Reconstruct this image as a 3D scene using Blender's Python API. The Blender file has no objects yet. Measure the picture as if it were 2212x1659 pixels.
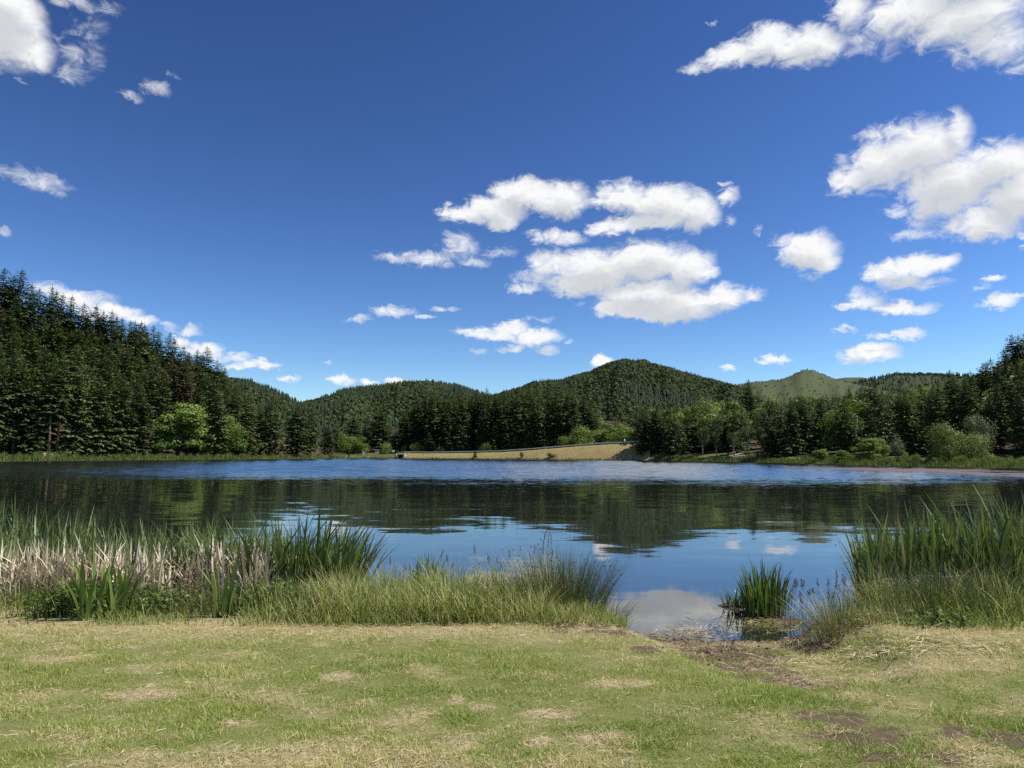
import bpy, math, random
import numpy as np

# ------------------------------------------------------------------ camera, sky, sun, exposure
scene = bpy.context.scene
W, H, F = 1024, 768, 710.0
PITCH = math.atan(70.0 / F)
ZC = 2.05
cd = bpy.data.cameras.new('camera')
cam = bpy.data.objects.new('camera', cd)
scene.collection.objects.link(cam)
cd.sensor_width = 36.0
cd.lens = 36.0 * F / W
cd.clip_start = 0.05
cd.clip_end = 60000
cam.location = (0, 0, ZC)
cam.rotation_euler = (math.pi / 2 + PITCH, 0, 0)
scene.camera = cam

SUN_AZ = math.radians(93)      # clockwise from the view direction (+Y)
SUN_EL = math.radians(55)
SKY_STRENGTH = 0.10
sd = bpy.data.lights.new('sun', 'SUN')
sd.energy = 4.6
sd.angle = math.radians(0.53)
sd.color = (1.0, 0.955, 0.88)
sun = bpy.data.objects.new('sun', sd)
scene.collection.objects.link(sun)
sun.rotation_euler = (math.pi / 2 - SUN_EL, 0, -SUN_AZ + math.pi)
scene.view_settings.view_transform = 'Standard'
scene.view_settings.look = 'None'
EXPOSURE = 0.55
scene.view_settings.exposure = EXPOSURE
scene.view_settings.gamma = 1.0
scene.render.engine = 'CYCLES'
cy = scene.cycles
cy.use_denoising = False
cy.max_bounces = 6
cy.diffuse_bounces = 2
cy.glossy_bounces = 3
cy.transmission_bounces = 3
cy.transparent_max_bounces = 6
cy.caustics_reflective = False
cy.caustics_refractive = False
cy.sample_clamp_indirect = 4.0

CT, ST = math.cos(PITCH), math.sin(PITCH)
FAR = F * CT + 70 * ST          # pixels per unit tangent at the horizon


def ray(px, py):
    v = 384.0 - py
    fy = F * CT - v * ST
    fz = F * ST + v * CT
    return (px - 512.0) / fy, fz / fy


def at(px, py, Y):
    tx, tz = ray(px, py)
    return tx * Y, Y, ZC + tz * Y


def on_plane(px, py, z0):
    tx, tz = ray(px, py)
    Y = (z0 - ZC) / tz
    return tx * Y, Y


def project(x, y, z):
    d = z - ZC
    fwd = y * CT + d * ST
    up = -y * ST + d * CT
    return 512 + F * x / fwd, 384 - F * up / fwd


# ---- world: physical sky with cumulus clouds placed by direction
CLOUDS = [  # x, y, rx, ry, weight  in a 2212 px wide frame
    (12, 52, 92, 92, 1), (66, 108, 55, 42, .85), (20, 12, 80, 55, 1), (170, 112, 55, 36, .27), (200, 72, 34, 38, .24),
    (160, 155, 45, 22, .27), (335, 193, 32, 21, .45), (285, 212, 26, 12, .34), (170, 8, 55, 16, .34), (235, 15, 30, 18, .3), (370, 165, 18, 6, .28),
    (85, 392, 72, 22, .38), (35, 374, 36, 18, .32), (120, 402, 36, 18, .34), (0, 505, 20, 10, .4), (50, 172, 12, 6, .4),
    (110, 632, 60, 18, .7), (165, 646, 70, 20, .9), (240, 670, 66, 20, .9), (300, 690, 42, 13, .8), (222, 640, 40, 15, .35), (408, 715, 30, 12, .6), (365, 704, 20, 9, .4),
    (445, 755, 40, 18, .85), (500, 776, 48, 11, .6), (555, 792, 50, 10, .85), (505, 797, 26, 7, .7), (395, 742, 22, 14, .8), (622, 818, 24, 6, .6), (735, 819, 35, 11, .8), (795, 819, 20, 6, .7), (860, 830, 42, 11, 1),
    (700, 786, 14, 4, .4),
    (1005, 458, 58, 24, 1), (1070, 455, 70, 38, 1), (1140, 418, 78, 34, 1), (1215, 432, 66, 40, 1), (1082, 480, 45, 20, 1),
    (1345, 428, 62, 30, .95), (1430, 440, 92, 42, 1), (1500, 455, 54, 44, 1), (1335, 488, 58, 19, .95), (1410, 478, 90, 22, 1),
    (1575, 427, 26, 20, .65), (1568, 398, 16, 7, .45), (1350, 395, 35, 12, .4), (1575, 470, 15, 9, .4), (1635, 492, 12, 10, .3),
    (1205, 515, 68, 18, .72), (930, 557, 78, 18, .5), (992, 530, 40, 28, .5), (865, 560, 55, 11, .4), (1020, 567, 38, 14, .45), (1080, 545, 36, 14, .3),
    (1205, 570, 72, 30, .72), (1300, 580, 115, 45, 1), (1390, 565, 112, 44, 1), (1480, 580, 68, 38, 1), (1275, 610, 88, 26, 1), (1400, 632, 110, 32, 1), (1360, 665, 78, 24, 1), (1460, 657, 120, 36, 1),
    (1560, 642, 62, 28, .95), (1625, 634, 38, 14, .62), (1430, 682, 95, 12, .9), (1135, 620, 38, 11, .6), (1530, 590, 30, 14, .8), (1170, 600, 60, 20, .45), (1250, 652, 12, 9, .35),
    (850, 672, 52, 14, .62), (772, 688, 30, 6, .4), (962, 664, 32, 6, .4), (920, 685, 22, 5, .4),
    (1055, 720, 80, 13, .8), (1100, 708, 46, 16, .9), (1160, 728, 58, 20, .95), (1110, 748, 32, 8, .7), (1180, 760, 26, 9, .5), (1040, 755, 20, 5, .4), (1225, 742, 16, 6, .5), (1165, 690, 40, 6, .35),
    (1300, 781, 24, 15, 1),
    (1600, 112, 75, 28, .8), (1660, 95, 70, 42, .95), (1745, 100, 84, 44, 1), (1545, 132, 60, 16, .62), (1500, 150, 36, 13, .55), (1838, 20, 55, 42, .85), (1850, 75, 70, 38, .34), (1965, 25, 110, 48, .95), (2090, 35, 140, 55, 1),
    (2165, 85, 70, 50, .75), (2130, 65, 90, 52, .75), (2195, 130, 55, 26, .36), (1905, 85, 55, 40, .32), (1535, 50, 15, 6, .4), (2110, 110, 45, 30, .5),
    (1840, 390, 66, 30, .9), (1905, 358, 84, 56, .95), (1985, 330, 100, 66, 1), (1940, 282, 85, 30, .5), (2062, 282, 38, 48, .8), (2060, 392, 115, 62, 1), (2150, 360, 95, 62, 1), (2200, 420, 80, 64, 1), (2130, 480, 90, 40, .95),
    (2050, 425, 95, 52, .95), (1930, 455, 36, 16, .5), (1990, 506, 62, 15, .45), (1985, 482, 34, 12, .4), (2190, 340, 60, 40, .7), (1820, 350, 20, 16, .4), (2210, 515, 14, 20, .6),
    (1748, 545, 66, 42, 1), (1698, 525, 34, 20, .6), (1772, 566, 48, 26, .9), (1760, 505, 22, 8, .4), (1750, 600, 20, 8, .35),
    (1965, 575, 88, 26, .95), (1945, 605, 54, 24, .85), (2030, 565, 42, 18, .9), (1915, 588, 48, 20, .8), (1985, 615, 60, 12, .5),
    (1860, 652, 62, 16, .72), (1950, 663, 66, 14, .8), (1865, 634, 40, 16, .42), (1815, 665, 26, 7, .5),
    (2145, 602, 30, 9, .75), (2155, 650, 50, 20, .8), (2110, 620, 22, 8, .42), (2095, 663, 16, 6, .4), (2205, 640, 30, 10, .5),
    (1825, 714, 26, 6, .5), (1948, 720, 42, 13, .75), (1902, 722, 24, 7, .66), (1880, 762, 66, 25, 1), (1675, 776, 38, 11, .9), (1567, 798, 22, 7, .75),
    # above the frame, the same field going on
    (420, -160, 140, 70, .9), (980, -190, 170, 80, .9), (1500, -120, 120, 60, .8), (2100, -60, 160, 60, .9), (200, -90, 130, 60, .9), (760, -380, 180, 90, .9), (1500, -420, 200, 100, .9),
]


def build_world():
    w = bpy.data.worlds.new('World')
    scene.world = w
    w.use_nodes = True
    nt = w.node_tree
    nt.nodes.clear()
    N = nt.nodes.new
    L = nt.links.new
    out = N('ShaderNodeOutputWorld')
    sky = N('ShaderNodeTexSky')
    sky.sky_type = 'NISHITA'
    sky.sun_disc = False
    sky.sun_elevation = SUN_EL
    sky.sun_rotation = SUN_AZ
    sky.altitude = 0
    sky.air_density = 1.0
    sky.dust_density = 0.0
    sky.ozone_density = 6.0

    def val(x, sock):
        if isinstance(x, (int, float)):
            sock.default_value = x
        else:
            L(x, sock)

    def m(op, a, b=None, c=None, clamp=False):
        n = N('ShaderNodeMath')
        n.operation = op
        n.use_clamp = clamp
        for k, x in enumerate((a, b, c)):
            if x is not None:
                val(x, n.inputs[k])
        return n.outputs[0]

    # deeper, more saturated blue, as a phone camera records it
    pre = N('ShaderNodeVectorMath')
    pre.operation = 'SCALE'
    L(sky.outputs[0], pre.inputs[0])
    pre.inputs['Scale'].default_value = SKY_STRENGTH
    gam = N('ShaderNodeGamma')
    L(pre.outputs[0], gam.inputs['Color'])
    gam.inputs['Gamma'].default_value = 1.65
    post = N('ShaderNodeVectorMath')
    post.operation = 'MULTIPLY'
    L(gam.outputs[0], post.inputs[0])
    g_ = 2 ** -EXPOSURE / SKY_STRENGTH
    post.inputs[1].default_value = (2.25 * g_, 2.02 * g_, 1.88 * g_)
    blue = post.outputs[0]

    tc = N('ShaderNodeTexCoord')
    d = tc.outputs['Generated']
    sep = N('ShaderNodeSeparateXYZ')
    L(d, sep.inputs[0])
    az = m('ARCTAN2', sep.outputs[0], sep.outputs[1])
    PER = math.radians(80)
    az = m('WRAP', az, PER / 2, -PER / 2)
    el = m('ARCSINE', sep.outputs[2])

    def noise(scale, detail, rough, dist=0.0):
        n = N('ShaderNodeTexNoise')
        n.inputs['Scale'].default_value = scale
        n.inputs['Detail'].default_value = detail
        n.inputs['Roughness'].default_value = rough
        n.inputs['Distortion'].default_value = dist
        mp = N('ShaderNodeMapping')
        mp.inputs['Scale'].default_value = (1, 1, 1.5)
        L(d, mp.inputs['Vector'])
        L(mp.outputs[0], n.inputs['Vector'])
        return n
    n1 = noise(16, 3, .55)
    n2 = noise(48, 9, .66, .6)
    comb = N('ShaderNodeCombineXYZ')
    L(az, comb.inputs[0])
    L(el, comb.inputs[1])

    def vm(op, a, b=None, scale=None):
        n = N('ShaderNodeVectorMath')
        n.operation = op
        L(a, n.inputs[0])
        if b is not None:
            if isinstance(b, tuple):
                n.inputs[1].default_value = b
            else:
                L(b, n.inputs[1])
        if scale is not None:
            n.inputs['Scale'].default_value = scale
        return n.outputs[1] if op == 'DOT_PRODUCT' else n.outputs[0]
    w1 = vm('SCALE', vm('SUBTRACT', n1.outputs['Color'], (.5, .5, .5)), scale=.028)
    w2 = vm('SCALE', vm('SUBTRACT', n2.outputs['Color'], (.5, .5, .5)), scale=.030)
    flat = N('ShaderNodeVectorMath')
    flat.operation = 'MULTIPLY'
    L(vm('ADD', w1, w2), flat.inputs[0])
    flat.inputs[1].default_value = (1, .8, 0)
    uv = vm('ADD', comb.outputs[0], flat.outputs[0])
    uv_up = vm('ADD', uv, (.008, .020, 0))
    fb = m('SUBTRACT', n2.outputs['Fac'], .5)

    blobs = []
    k = 1024 / 2212
    for (x, y, rx, ry, wt) in CLOUDS:
        def ang(px, py):
            tx, tz = ray(px, py)
            return math.atan(tx), math.atan(tz / math.hypot(1, tx))
        a, e = ang(x * k, y * k)
        ra = abs(ang((x + rx) * k, y * k)[0] - ang((x - rx) * k, y * k)[0]) / 2
        re = abs(ang(x * k, (y + ry) * k)[1] - ang(x * k, (y - ry) * k)[1]) / 2
        tilt = 0.0
        blobs.append((a, e, ra * 1.17, re * 1.19, wt))

    class Sub:
        """one tile of the sky as a node group: its clouds over the blue"""
        def __init__(self):
            self.t = bpy.data.node_groups.new('cloud_tile', 'ShaderNodeTree')
            for nm, ty in (('uv', 'NodeSocketVector'), ('uv_up', 'NodeSocketVector'), ('grain', 'NodeSocketFloat'), ('blue', 'NodeSocketColor')):
                self.t.interface.new_socket(nm, in_out='INPUT', socket_type=ty)
            self.t.interface.new_socket('colour', in_out='OUTPUT', socket_type='NodeSocketColor')
            self.i = self.t.nodes.new('NodeGroupInput')
            self.o = self.t.nodes.new('NodeGroupOutput')

        def m(self, op, *args):
            n = self.t.nodes.new('ShaderNodeMath')
            n.operation = op
            for k_, x in enumerate(args):
                if isinstance(x, (int, float)):
                    n.inputs[k_].default_value = x
                else:
                    self.t.links.new(x, n.inputs[k_])
            return n.outputs[0]

        def rng(self, v, lo, hi):
            n = self.t.nodes.new('ShaderNodeMapRange')
            n.interpolation_type = 'SMOOTHSTEP'
            self.t.links.new(v, n.inputs['Value'])
            n.inputs['From Min'].default_value = lo
            n.inputs['From Max'].default_value = hi
            return n.outputs[0]

        def mix(self, f, a, b):
            n = self.t.nodes.new('ShaderNodeMix')
            n.data_type = 'RGBA'
            for k_, x in (('Factor', f), ('A', a), ('B', b)):
                if isinstance(x, tuple):
                    n.inputs[k_].default_value = x
                else:
                    self.t.links.new(x, n.inputs[k_])
            return n.outputs[2]

        def field(self, vec, items):
            acc = None
            for (a, e, ra, re, wt) in items:
                mp = self.t.nodes.new('ShaderNodeMapping')
                mp.vector_type = 'TEXTURE'
                mp.inputs['Location'].default_value = (a, e, 0)
                mp.inputs['Scale'].default_value = (ra, re, 1)
                self.t.links.new(vec, mp.inputs['Vector'])
                dt = self.t.nodes.new('ShaderNodeVectorMath')
                dt.operation = 'DOT_PRODUCT'
                self.t.links.new(mp.outputs[0], dt.inputs[0])
                self.t.links.new(mp.outputs[0], dt.inputs[1])
                f = self.m('MULTIPLY_ADD', dt.outputs['Value'], -wt, wt)
                acc = f if acc is None else self.m('SMOOTH_MAX', acc, f, .16)
            return acc

    def background(colour):
        b = N('ShaderNodeBackground')
        b.inputs['Strength'].default_value = SKY_STRENGTH
        L(colour, b.inputs['Color'])
        return b.outputs[0]

    def leaf(items):
        if not items:
            return background(blue)
        S = Sub()
        D = S.m('MULTIPLY_ADD', S.i.outputs['grain'], 1.5, S.field(S.i.outputs['uv'], items))
        U = S.m('MULTIPLY_ADD', S.i.outputs['grain'], .45, S.field(S.i.outputs['uv_up'], items))
        alpha = S.rng(D, -.05, .92)
        # light comes from above: where much cloud lies towards the sun the cloud is greyer
        shade = S.rng(U, .25, 1.02)
        s = 2 ** -EXPOSURE / SKY_STRENGTH
        col = S.mix(shade, (.97 * s, .975 * s, .98 * s, 1), (.64 * s, .665 * s, .70 * s, 1))
        S.t.links.new(S.mix(alpha, S.i.outputs['blue'], col), S.o.inputs['colour'])
        g = N('ShaderNodeGroup')
        g.node_tree = S.t
        L(uv, g.inputs['uv'])
        L(uv_up, g.inputs['uv_up'])
        L(fb, g.inputs['grain'])
        L(blue, g.inputs['blue'])
        return background(g.outputs['colour'])

    MARG = .03

    def tree(items, lo, hi, depth):
        if len(items) <= 9 or depth >= 5:
            return leaf(items)
        ax = 0 if (hi[0] - lo[0]) > (hi[1] - lo[1]) * 1.2 else 1
        cen = sorted(b[ax] for b in items if lo[ax] <= b[ax] <= hi[ax]) or [(lo[ax] + hi[ax]) / 2]
        cut = cen[len(cen) // 2]
        if not (lo[ax] + .02 < cut < hi[ax] - .02):
            cut = (lo[ax] + hi[ax]) / 2
        A = [b for b in items if b[ax] - b[2 + ax] - MARG < cut]
        B = [b for b in items if b[ax] + b[2 + ax] + MARG > cut]
        if len(A) == len(items) and len(B) == len(items):
            return leaf(items)
        hiA = list(hi)
        loB = list(lo)
        hiA[ax] = cut
        loB[ax] = cut
        fac = m('GREATER_THAN', az if ax == 0 else el, cut)
        mix = N('ShaderNodeMixShader')
        L(fac, mix.inputs[0])
        L(tree(A, lo, hiA, depth + 1), mix.inputs[1])
        L(tree(B, loB, hi, depth + 1), mix.inputs[2])
        return mix.outputs[0]
    top = tree(blobs, [-PER / 2, -.05], [PER / 2, .9], 0)
    L(top, out.inputs['Surface'])


build_world()

# ------------------------------------------------------------------ helpers
R = np.random.default_rng(11)
random.seed(5)
COL = scene.collection


def npmesh(name, verts, faces, mats=(), tint=None, smooth=False, mat_idx=None, attrs=None):
    """faces: array (M,k) or list of arrays with different k"""
    me = bpy.data.meshes.new(name)
    verts = np.asarray(verts, dtype=np.float32)
    fl = faces if isinstance(faces, (list, tuple)) else [faces]
    fl = [np.asarray(f, dtype=np.int32) for f in fl if len(f)]
    loops = np.concatenate([f.ravel() for f in fl])
    tot = np.concatenate([np.full(len(f), f.shape[1], dtype=np.int32) for f in fl])
    start = np.concatenate([[0], np.cumsum(tot)[:-1]]).astype(np.int32)
    me.vertices.add(len(verts))
    me.vertices.foreach_set('co', verts.ravel())
    me.loops.add(len(loops))
    me.loops.foreach_set('vertex_index', loops)
    me.polygons.add(len(tot))
    me.polygons.foreach_set('loop_start', start)
    if smooth:
        me.polygons.foreach_set('use_smooth', np.ones(len(tot), dtype=bool))
    for mt in mats:
        me.materials.append(mt)
    if mat_idx is not None:
        me.polygons.foreach_set('material_index', np.asarray(mat_idx, dtype=np.int32))
    if tint is not None:
        a = me.attributes.new('tint', 'FLOAT', 'POINT')
        a.data.foreach_set('value', np.asarray(tint, dtype=np.float32))
    for k, v in (attrs or {}).items():
        a = me.attributes.new(k, 'FLOAT', 'POINT')
        a.data.foreach_set('value', np.asarray(v, dtype=np.float32))
    me.update(calc_edges=True)
    return me


def link(name, data, parent=None, label=None, cat=None, group=None, kind=None, loc=None, rotz=0, scale=None):
    o = bpy.data.objects.new(name, data)
    COL.objects.link(o)
    if parent:
        o.parent = parent
    if loc is not None:
        o.location = loc
    if rotz:
        o.rotation_euler = (0, 0, rotz)
    if scale is not None:
        o.scale = scale
    if label:
        o['label'] = label
    if cat:
        o['category'] = cat
    if group:
        o['group'] = group
    if kind:
        o['kind'] = kind
    return o


class MB:
    """collects simple solids into one mesh"""
    def __init__(self):
        self.v, self.f = [], []

    def box(self, cx, cy, cz, sx, sy, sz, rz=0, rx=0):
        b = len(self.v)
        for dz in (-1, 1):
            for dx, dy in ((-1, -1), (1, -1), (1, 1), (-1, 1)):
                x, y, z = dx * sx / 2, dy * sy / 2, dz * sz / 2
                y, z = y * math.cos(rx) - z * math.sin(rx), y * math.sin(rx) + z * math.cos(rx)
                x, y = x * math.cos(rz) - y * math.sin(rz), x * math.sin(rz) + y * math.cos(rz)
                self.v.append((cx + x, cy + y, cz + z))
        self.f += [tuple(b + i for i in q) for q in ((3, 2, 1, 0), (4, 5, 6, 7), (0, 1, 5, 4), (1, 2, 6, 5), (2, 3, 7, 6), (3, 0, 4, 7))]
        return self

    def tube(self, pts, rad, n=6):
        pts = [np.array(p, float) for p in pts]
        rads = rad if hasattr(rad, '__len__') else [rad] * len(pts)
        b = len(self.v)
        for i, p in enumerate(pts):
            t = pts[min(i + 1, len(pts) - 1)] - pts[max(i - 1, 0)]
            t = t / (np.linalg.norm(t) + 1e-9)
            a = np.cross(t, (0.13, 1, 0.07) if abs(t[1]) < .9 else (1, 0, 0))
            a /= np.linalg.norm(a)
            c = np.cross(t, a)
            for k in range(n):
                q = 2 * math.pi * k / n
                self.v.append(tuple(p + rads[i] * (math.cos(q) * a + math.sin(q) * c)))
        for i in range(len(pts) - 1):
            for k in range(n):
                k2 = (k + 1) % n
                self.f.append((b + i * n + k, b + i * n + k2, b + (i + 1) * n + k2, b + (i + 1) * n + k))
        self.f.append(tuple(b + (len(pts) - 1) * n + k for k in range(n)))
        self.f.append(tuple(b + k for k in reversed(range(n))))
        return self

    def mesh(self, name, mat, smooth=False):
        me = bpy.data.meshes.new(name)
        me.from_pydata(self.v, [], self.f)
        me.materials.append(mat)
        if smooth:
            me.polygons.foreach_set('use_smooth', [True] * len(me.polygons))
        me.update()
        return me


_perm = np.random.default_rng(3).random((256, 256))


def vnoise(x, y):
    x = np.asarray(x, float)
    y = np.asarray(y, float)
    xi, yi = np.floor(x).astype(int), np.floor(y).astype(int)
    fx, fy = x - xi, y - yi
    fx, fy = fx * fx * (3 - 2 * fx), fy * fy * (3 - 2 * fy)
    g = lambda a, b: _perm[a % 256, b % 256]
    return (g(xi, yi) * (1 - fx) + g(xi + 1, yi) * fx) * (1 - fy) + (g(xi, yi + 1) * (1 - fx) + g(xi + 1, yi + 1) * fx) * fy


def fbm(x, y, o=4, r=.5):
    s, a, t = 0, 1.0, 0
    for i in range(o):
        s = s + a * vnoise(np.asarray(x) * 2 ** i + 17 * i, np.asarray(y) * 2 ** i + 31 * i)
        t += a
        a *= r
    return s / t


# ------------------------------------------------------------------ materials
class Mat:
    def __init__(self, name):
        self.m = bpy.data.materials.new(name)
        self.m.use_nodes = True
        self.nt = self.m.node_tree
        self.nt.nodes.clear()
        self.out = self.N('ShaderNodeOutputMaterial')

    def N(self, t):
        return self.nt.nodes.new(t)

    def L(self, a, b):
        self.nt.links.new(a, b)

    def attr(self, name='tint'):
        n = self.N('ShaderNodeAttribute')
        n.attribute_name = name
        return n.outputs['Fac']

    def noise(self, scale, detail=4, rough=.6, vec=None, col=False, sc=None):
        n = self.N('ShaderNodeTexNoise')
        n.inputs['Scale'].default_value = scale
        n.inputs['Detail'].default_value = detail
        n.inputs['Roughness'].default_value = rough
        if vec is None:
            vec = self.N('ShaderNodeNewGeometry').outputs['Position']
        if sc:
            mp = self.N('ShaderNodeMapping')
            mp.inputs['Scale'].default_value = sc
            self.L(vec, mp.inputs['Vector'])
            vec = mp.outputs[0]
        self.L(vec, n.inputs['Vector'])
        return n.outputs['Color' if col else 'Fac']

    def math(self, op, a, b=None, c=None, clamp=False):
        n = self.N('ShaderNodeMath')
        n.operation = op
        n.use_clamp = clamp
        for k, x in enumerate((a, b, c)):
            if x is None:
                continue
            if isinstance(x, (int, float)):
                n.inputs[k].default_value = x
            else:
                self.L(x, n.inputs[k])
        return n.outputs[0]

    def mix(self, f, a, b, mode='MIX'):
        n = self.N('ShaderNodeMix')
        n.data_type = 'RGBA'
        n.blend_type = mode
        for k, x in (('Factor', f), ('A', a), ('B', b)):
            if isinstance(x, (int, float)):
                n.inputs[k].default_value = x
            elif isinstance(x, tuple):
                n.inputs[k].default_value = (*x[:3], 1)
            else:
                self.L(x, n.inputs[k])
        return n.outputs[2]

    def ramp(self, f, stops):
        n = self.N('ShaderNodeValToRGB')
        e = n.color_ramp.elements
        while len(e) < len(stops):
            e.new(.5)
        for el, (p, c) in zip(e, stops):
            el.position = p
            el.color = (*c, 1)
        self.L(f, n.inputs[0])
        return n.outputs[0]

    def rnd(self):
        return self.N('ShaderNodeObjectInfo').outputs['Random']

    def principled(self, col, rough=.8, spec=.3, normal=None):
        p = self.N('ShaderNodeBsdfPrincipled')
        if isinstance(col, tuple):
            p.inputs['Base Color'].default_value = (*col[:3], 1)
        else:
            self.L(col, p.inputs['Base Color'])
        if isinstance(rough, (int, float)):
            p.inputs['Roughness'].default_value = rough
        else:
            self.L(rough, p.inputs['Roughness'])
        p.inputs['Specular IOR Level'].default_value = spec
        if normal is not None:
            self.L(normal, p.inputs['Normal'])
        return p

    def bump(self, h, strength=.5, dist=.02):
        b = self.N('ShaderNodeBump')
        b.inputs['Strength'].default_value = strength
        b.inputs['Distance'].default_value = dist
        self.L(h, b.inputs['Height'])
        return b.outputs[0]

    def finish(self, sh):
        self.L(sh, self.out.inputs['Surface'])
        return self.m


def plain(name, c, rough=.7, spec=.3, var=.25, scale=6):
    M = Mat(name)
    n = M.noise(scale, 5)
    f = M.math('MULTIPLY_ADD', n, 2 * var, 1 - var)
    col = M.mix(1.0, c, M.N('ShaderNodeCombineColor').outputs[0], 'MIX') if False else None
    vm = M.N('ShaderNodeVectorMath')
    vm.operation = 'SCALE'
    vm.inputs[0].default_value = c
    M.L(f, vm.inputs['Scale'])
    p = M.principled(vm.outputs[0], rough, spec)
    return M.finish(p.outputs[0])


def leafmat(name, stops, trans=.3, rough=.55, spec=.25, objvar=.35, tintvar=1.0):
    """colour from the per-leaf tint and the object's random number; some light passes through"""
    M = Mat(name)
    t = M.attr('tint')
    f = M.math('MULTIPLY_ADD', M.math('SUBTRACT', M.rnd(), .5), objvar, t, clamp=True)
    c = M.ramp(f, stops)
    p = M.principled(c, rough, spec)
    tr = M.N('ShaderNodeBsdfTranslucent')
    tc = M.mix(1.0, c, (1.15, 1.2, .7), 'MULTIPLY')
    M.L(tc, tr.inputs['Color'])
    mx = M.N('ShaderNodeMixShader')
    mx.inputs[0].default_value = trans
    M.L(p.outputs[0], mx.inputs[1])
    M.L(tr.outputs[0], mx.inputs[2])
    return M.finish(mx.outputs[0])


MT = {}
MT['spruce'] = leafmat('spruce_needles', [(0, (.038, .062, .021)), (.5, (.084, .116, .038)), (1, (.150, .175, .062))], .12, .6, .2, .5)
MT['brown_pine'] = leafmat('brownish_needles', [(0, (.065, .060, .030)), (.6, (.115, .092, .050)), (1, (.16, .12, .068))], .12, .6, .2, .4)
MT['pine'] = leafmat('pine_needles', [(0, (.038, .056, .020)), (.5, (.074, .092, .034)), (1, (.125, .138, .055))], .12, .6, .2, .6)
MT['broad'] = leafmat('broadleaf_leaves', [(0, (.078, .135, .024)), (.5, (.145, .215, .042)), (1, (.23, .30, .072))], .3, .5, .25, .7)
MT['birch'] = leafmat('birch_leaves', [(0, (.05, .075, .026)), (1, (.11, .135, .05))], .3, .5, .25, .4)
MT['willow'] = leafmat('willow_leaves', [(0, (.10, .13, .030)), (1, (.20, .225, .065))], .3, .5, .25, .2)
MT['grey_leaf'] = leafmat('grey_green_leaves', [(0, (.085, .10, .055)), (1, (.18, .19, .11))], .25, .5, .25, .2)
MT['bark'] = plain('bark', (.075, .058, .045), .9, .1, .5, 2)
MT['pale_bark'] = plain('pale_bark', (.17, .13, .10), .9, .1, .5, 2)
MT['white_bark'] = plain('birch_bark', (.26, .25, .22), .8, .2, .5, 3)
MT['concrete'] = plain('concrete', (.42, .41, .38), .85, .2, .2, 1.5)
MT['white_paint'] = plain('white_paint', (.8, .8, .78), .5, .4, .05)
MT['steel'] = plain('galvanised_steel', (.55, .57, .58), .4, .5, .12, 1)
MT['timber'] = plain('weathered_timber', (.11, .075, .045), .85, .2, .4, 5)
MT['dark_post'] = plain('dark_post', (.05, .045, .04), .8, .2, .3, 5)
MT['asphalt'] = plain('asphalt', (.09, .09, .09), .9, .2, .3, 1)
MT['dirt'] = plain('pale_dirt', (.36, .29, .22), .95, .1, .25, .8)
MT['red_earth'] = plain('red_brown_earth', (.19, .115, .075), .95, .1, .35, .5)

MT['slope'] = plain('wooded_slope_undergrowth', (.035, .05, .02), .95, .1, .4, .02)
MT['hill_leaf'] = leafmat('far_wood_foliage', [(0, (.022, .035, .018)), (.35, (.032, .049, .023)), (.36, (.042, .063, .024)), (1, (.084, .108, .038))], .1, .7, .1, 0)


def ground_mat():
    M = Mat('forest_floor_and_meadow')
    n = M.noise(.09, 5)
    n2 = M.noise(1.3, 4)
    zz = M.N('ShaderNodeSeparateXYZ')
    M.L(M.N('ShaderNodeNewGeometry').outputs['Position'], zz.inputs[0])
    green = M.mix(n2, (.045, .068, .018), (.13, .15, .045))
    brown = M.mix(n2, (.045, .034, .022), (.115, .085, .052))
    f = M.math('SUBTRACT', M.math('MULTIPLY_ADD', n, 5.0, -.9), M.math('MULTIPLY', zz.outputs[2], .55), clamp=True)
    c = M.mix(f, brown, green)
    p = M.principled(c, .95, .1)
    return M.finish(p.outputs[0])


def dam_mat():
    M = Mat('dry_grass_bank')
    n = M.noise(.11, 5, sc=(1, .5, 3))
    n2 = M.noise(1.1, 5, .7)
    c = M.mix(n2, (.17, .14, .06), (.38, .31, .14))
    red = M.mix(n2, (.21, .135, .065), (.36, .24, .12))
    f = M.ramp(n, [(.50, (0, 0, 0)), (.66, (1, 1, 1))])
    c = M.mix(f, c, red)
    p = M.principled(c, .95, .1, M.bump(n2, .6, .3))
    return M.finish(p.outputs[0])


def bald_mat():
    M = Mat('heath_hillside')
    n = M.noise(.012, 6, .65, sc=(1, 1, 4))
    n2 = M.noise(.09, 4, .7, sc=(1, 1, 5))
    c = M.mix(n2, (.032, .050, .022), (.082, .10, .042))
    f = M.ramp(n, [(.42, (0, 0, 0)), (.6, (1, 1, 1))])
    c = M.mix(f, c, (.070, .076, .042))
    p = M.principled(c, .95, .1)
    return M.finish(p.outputs[0])


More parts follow.
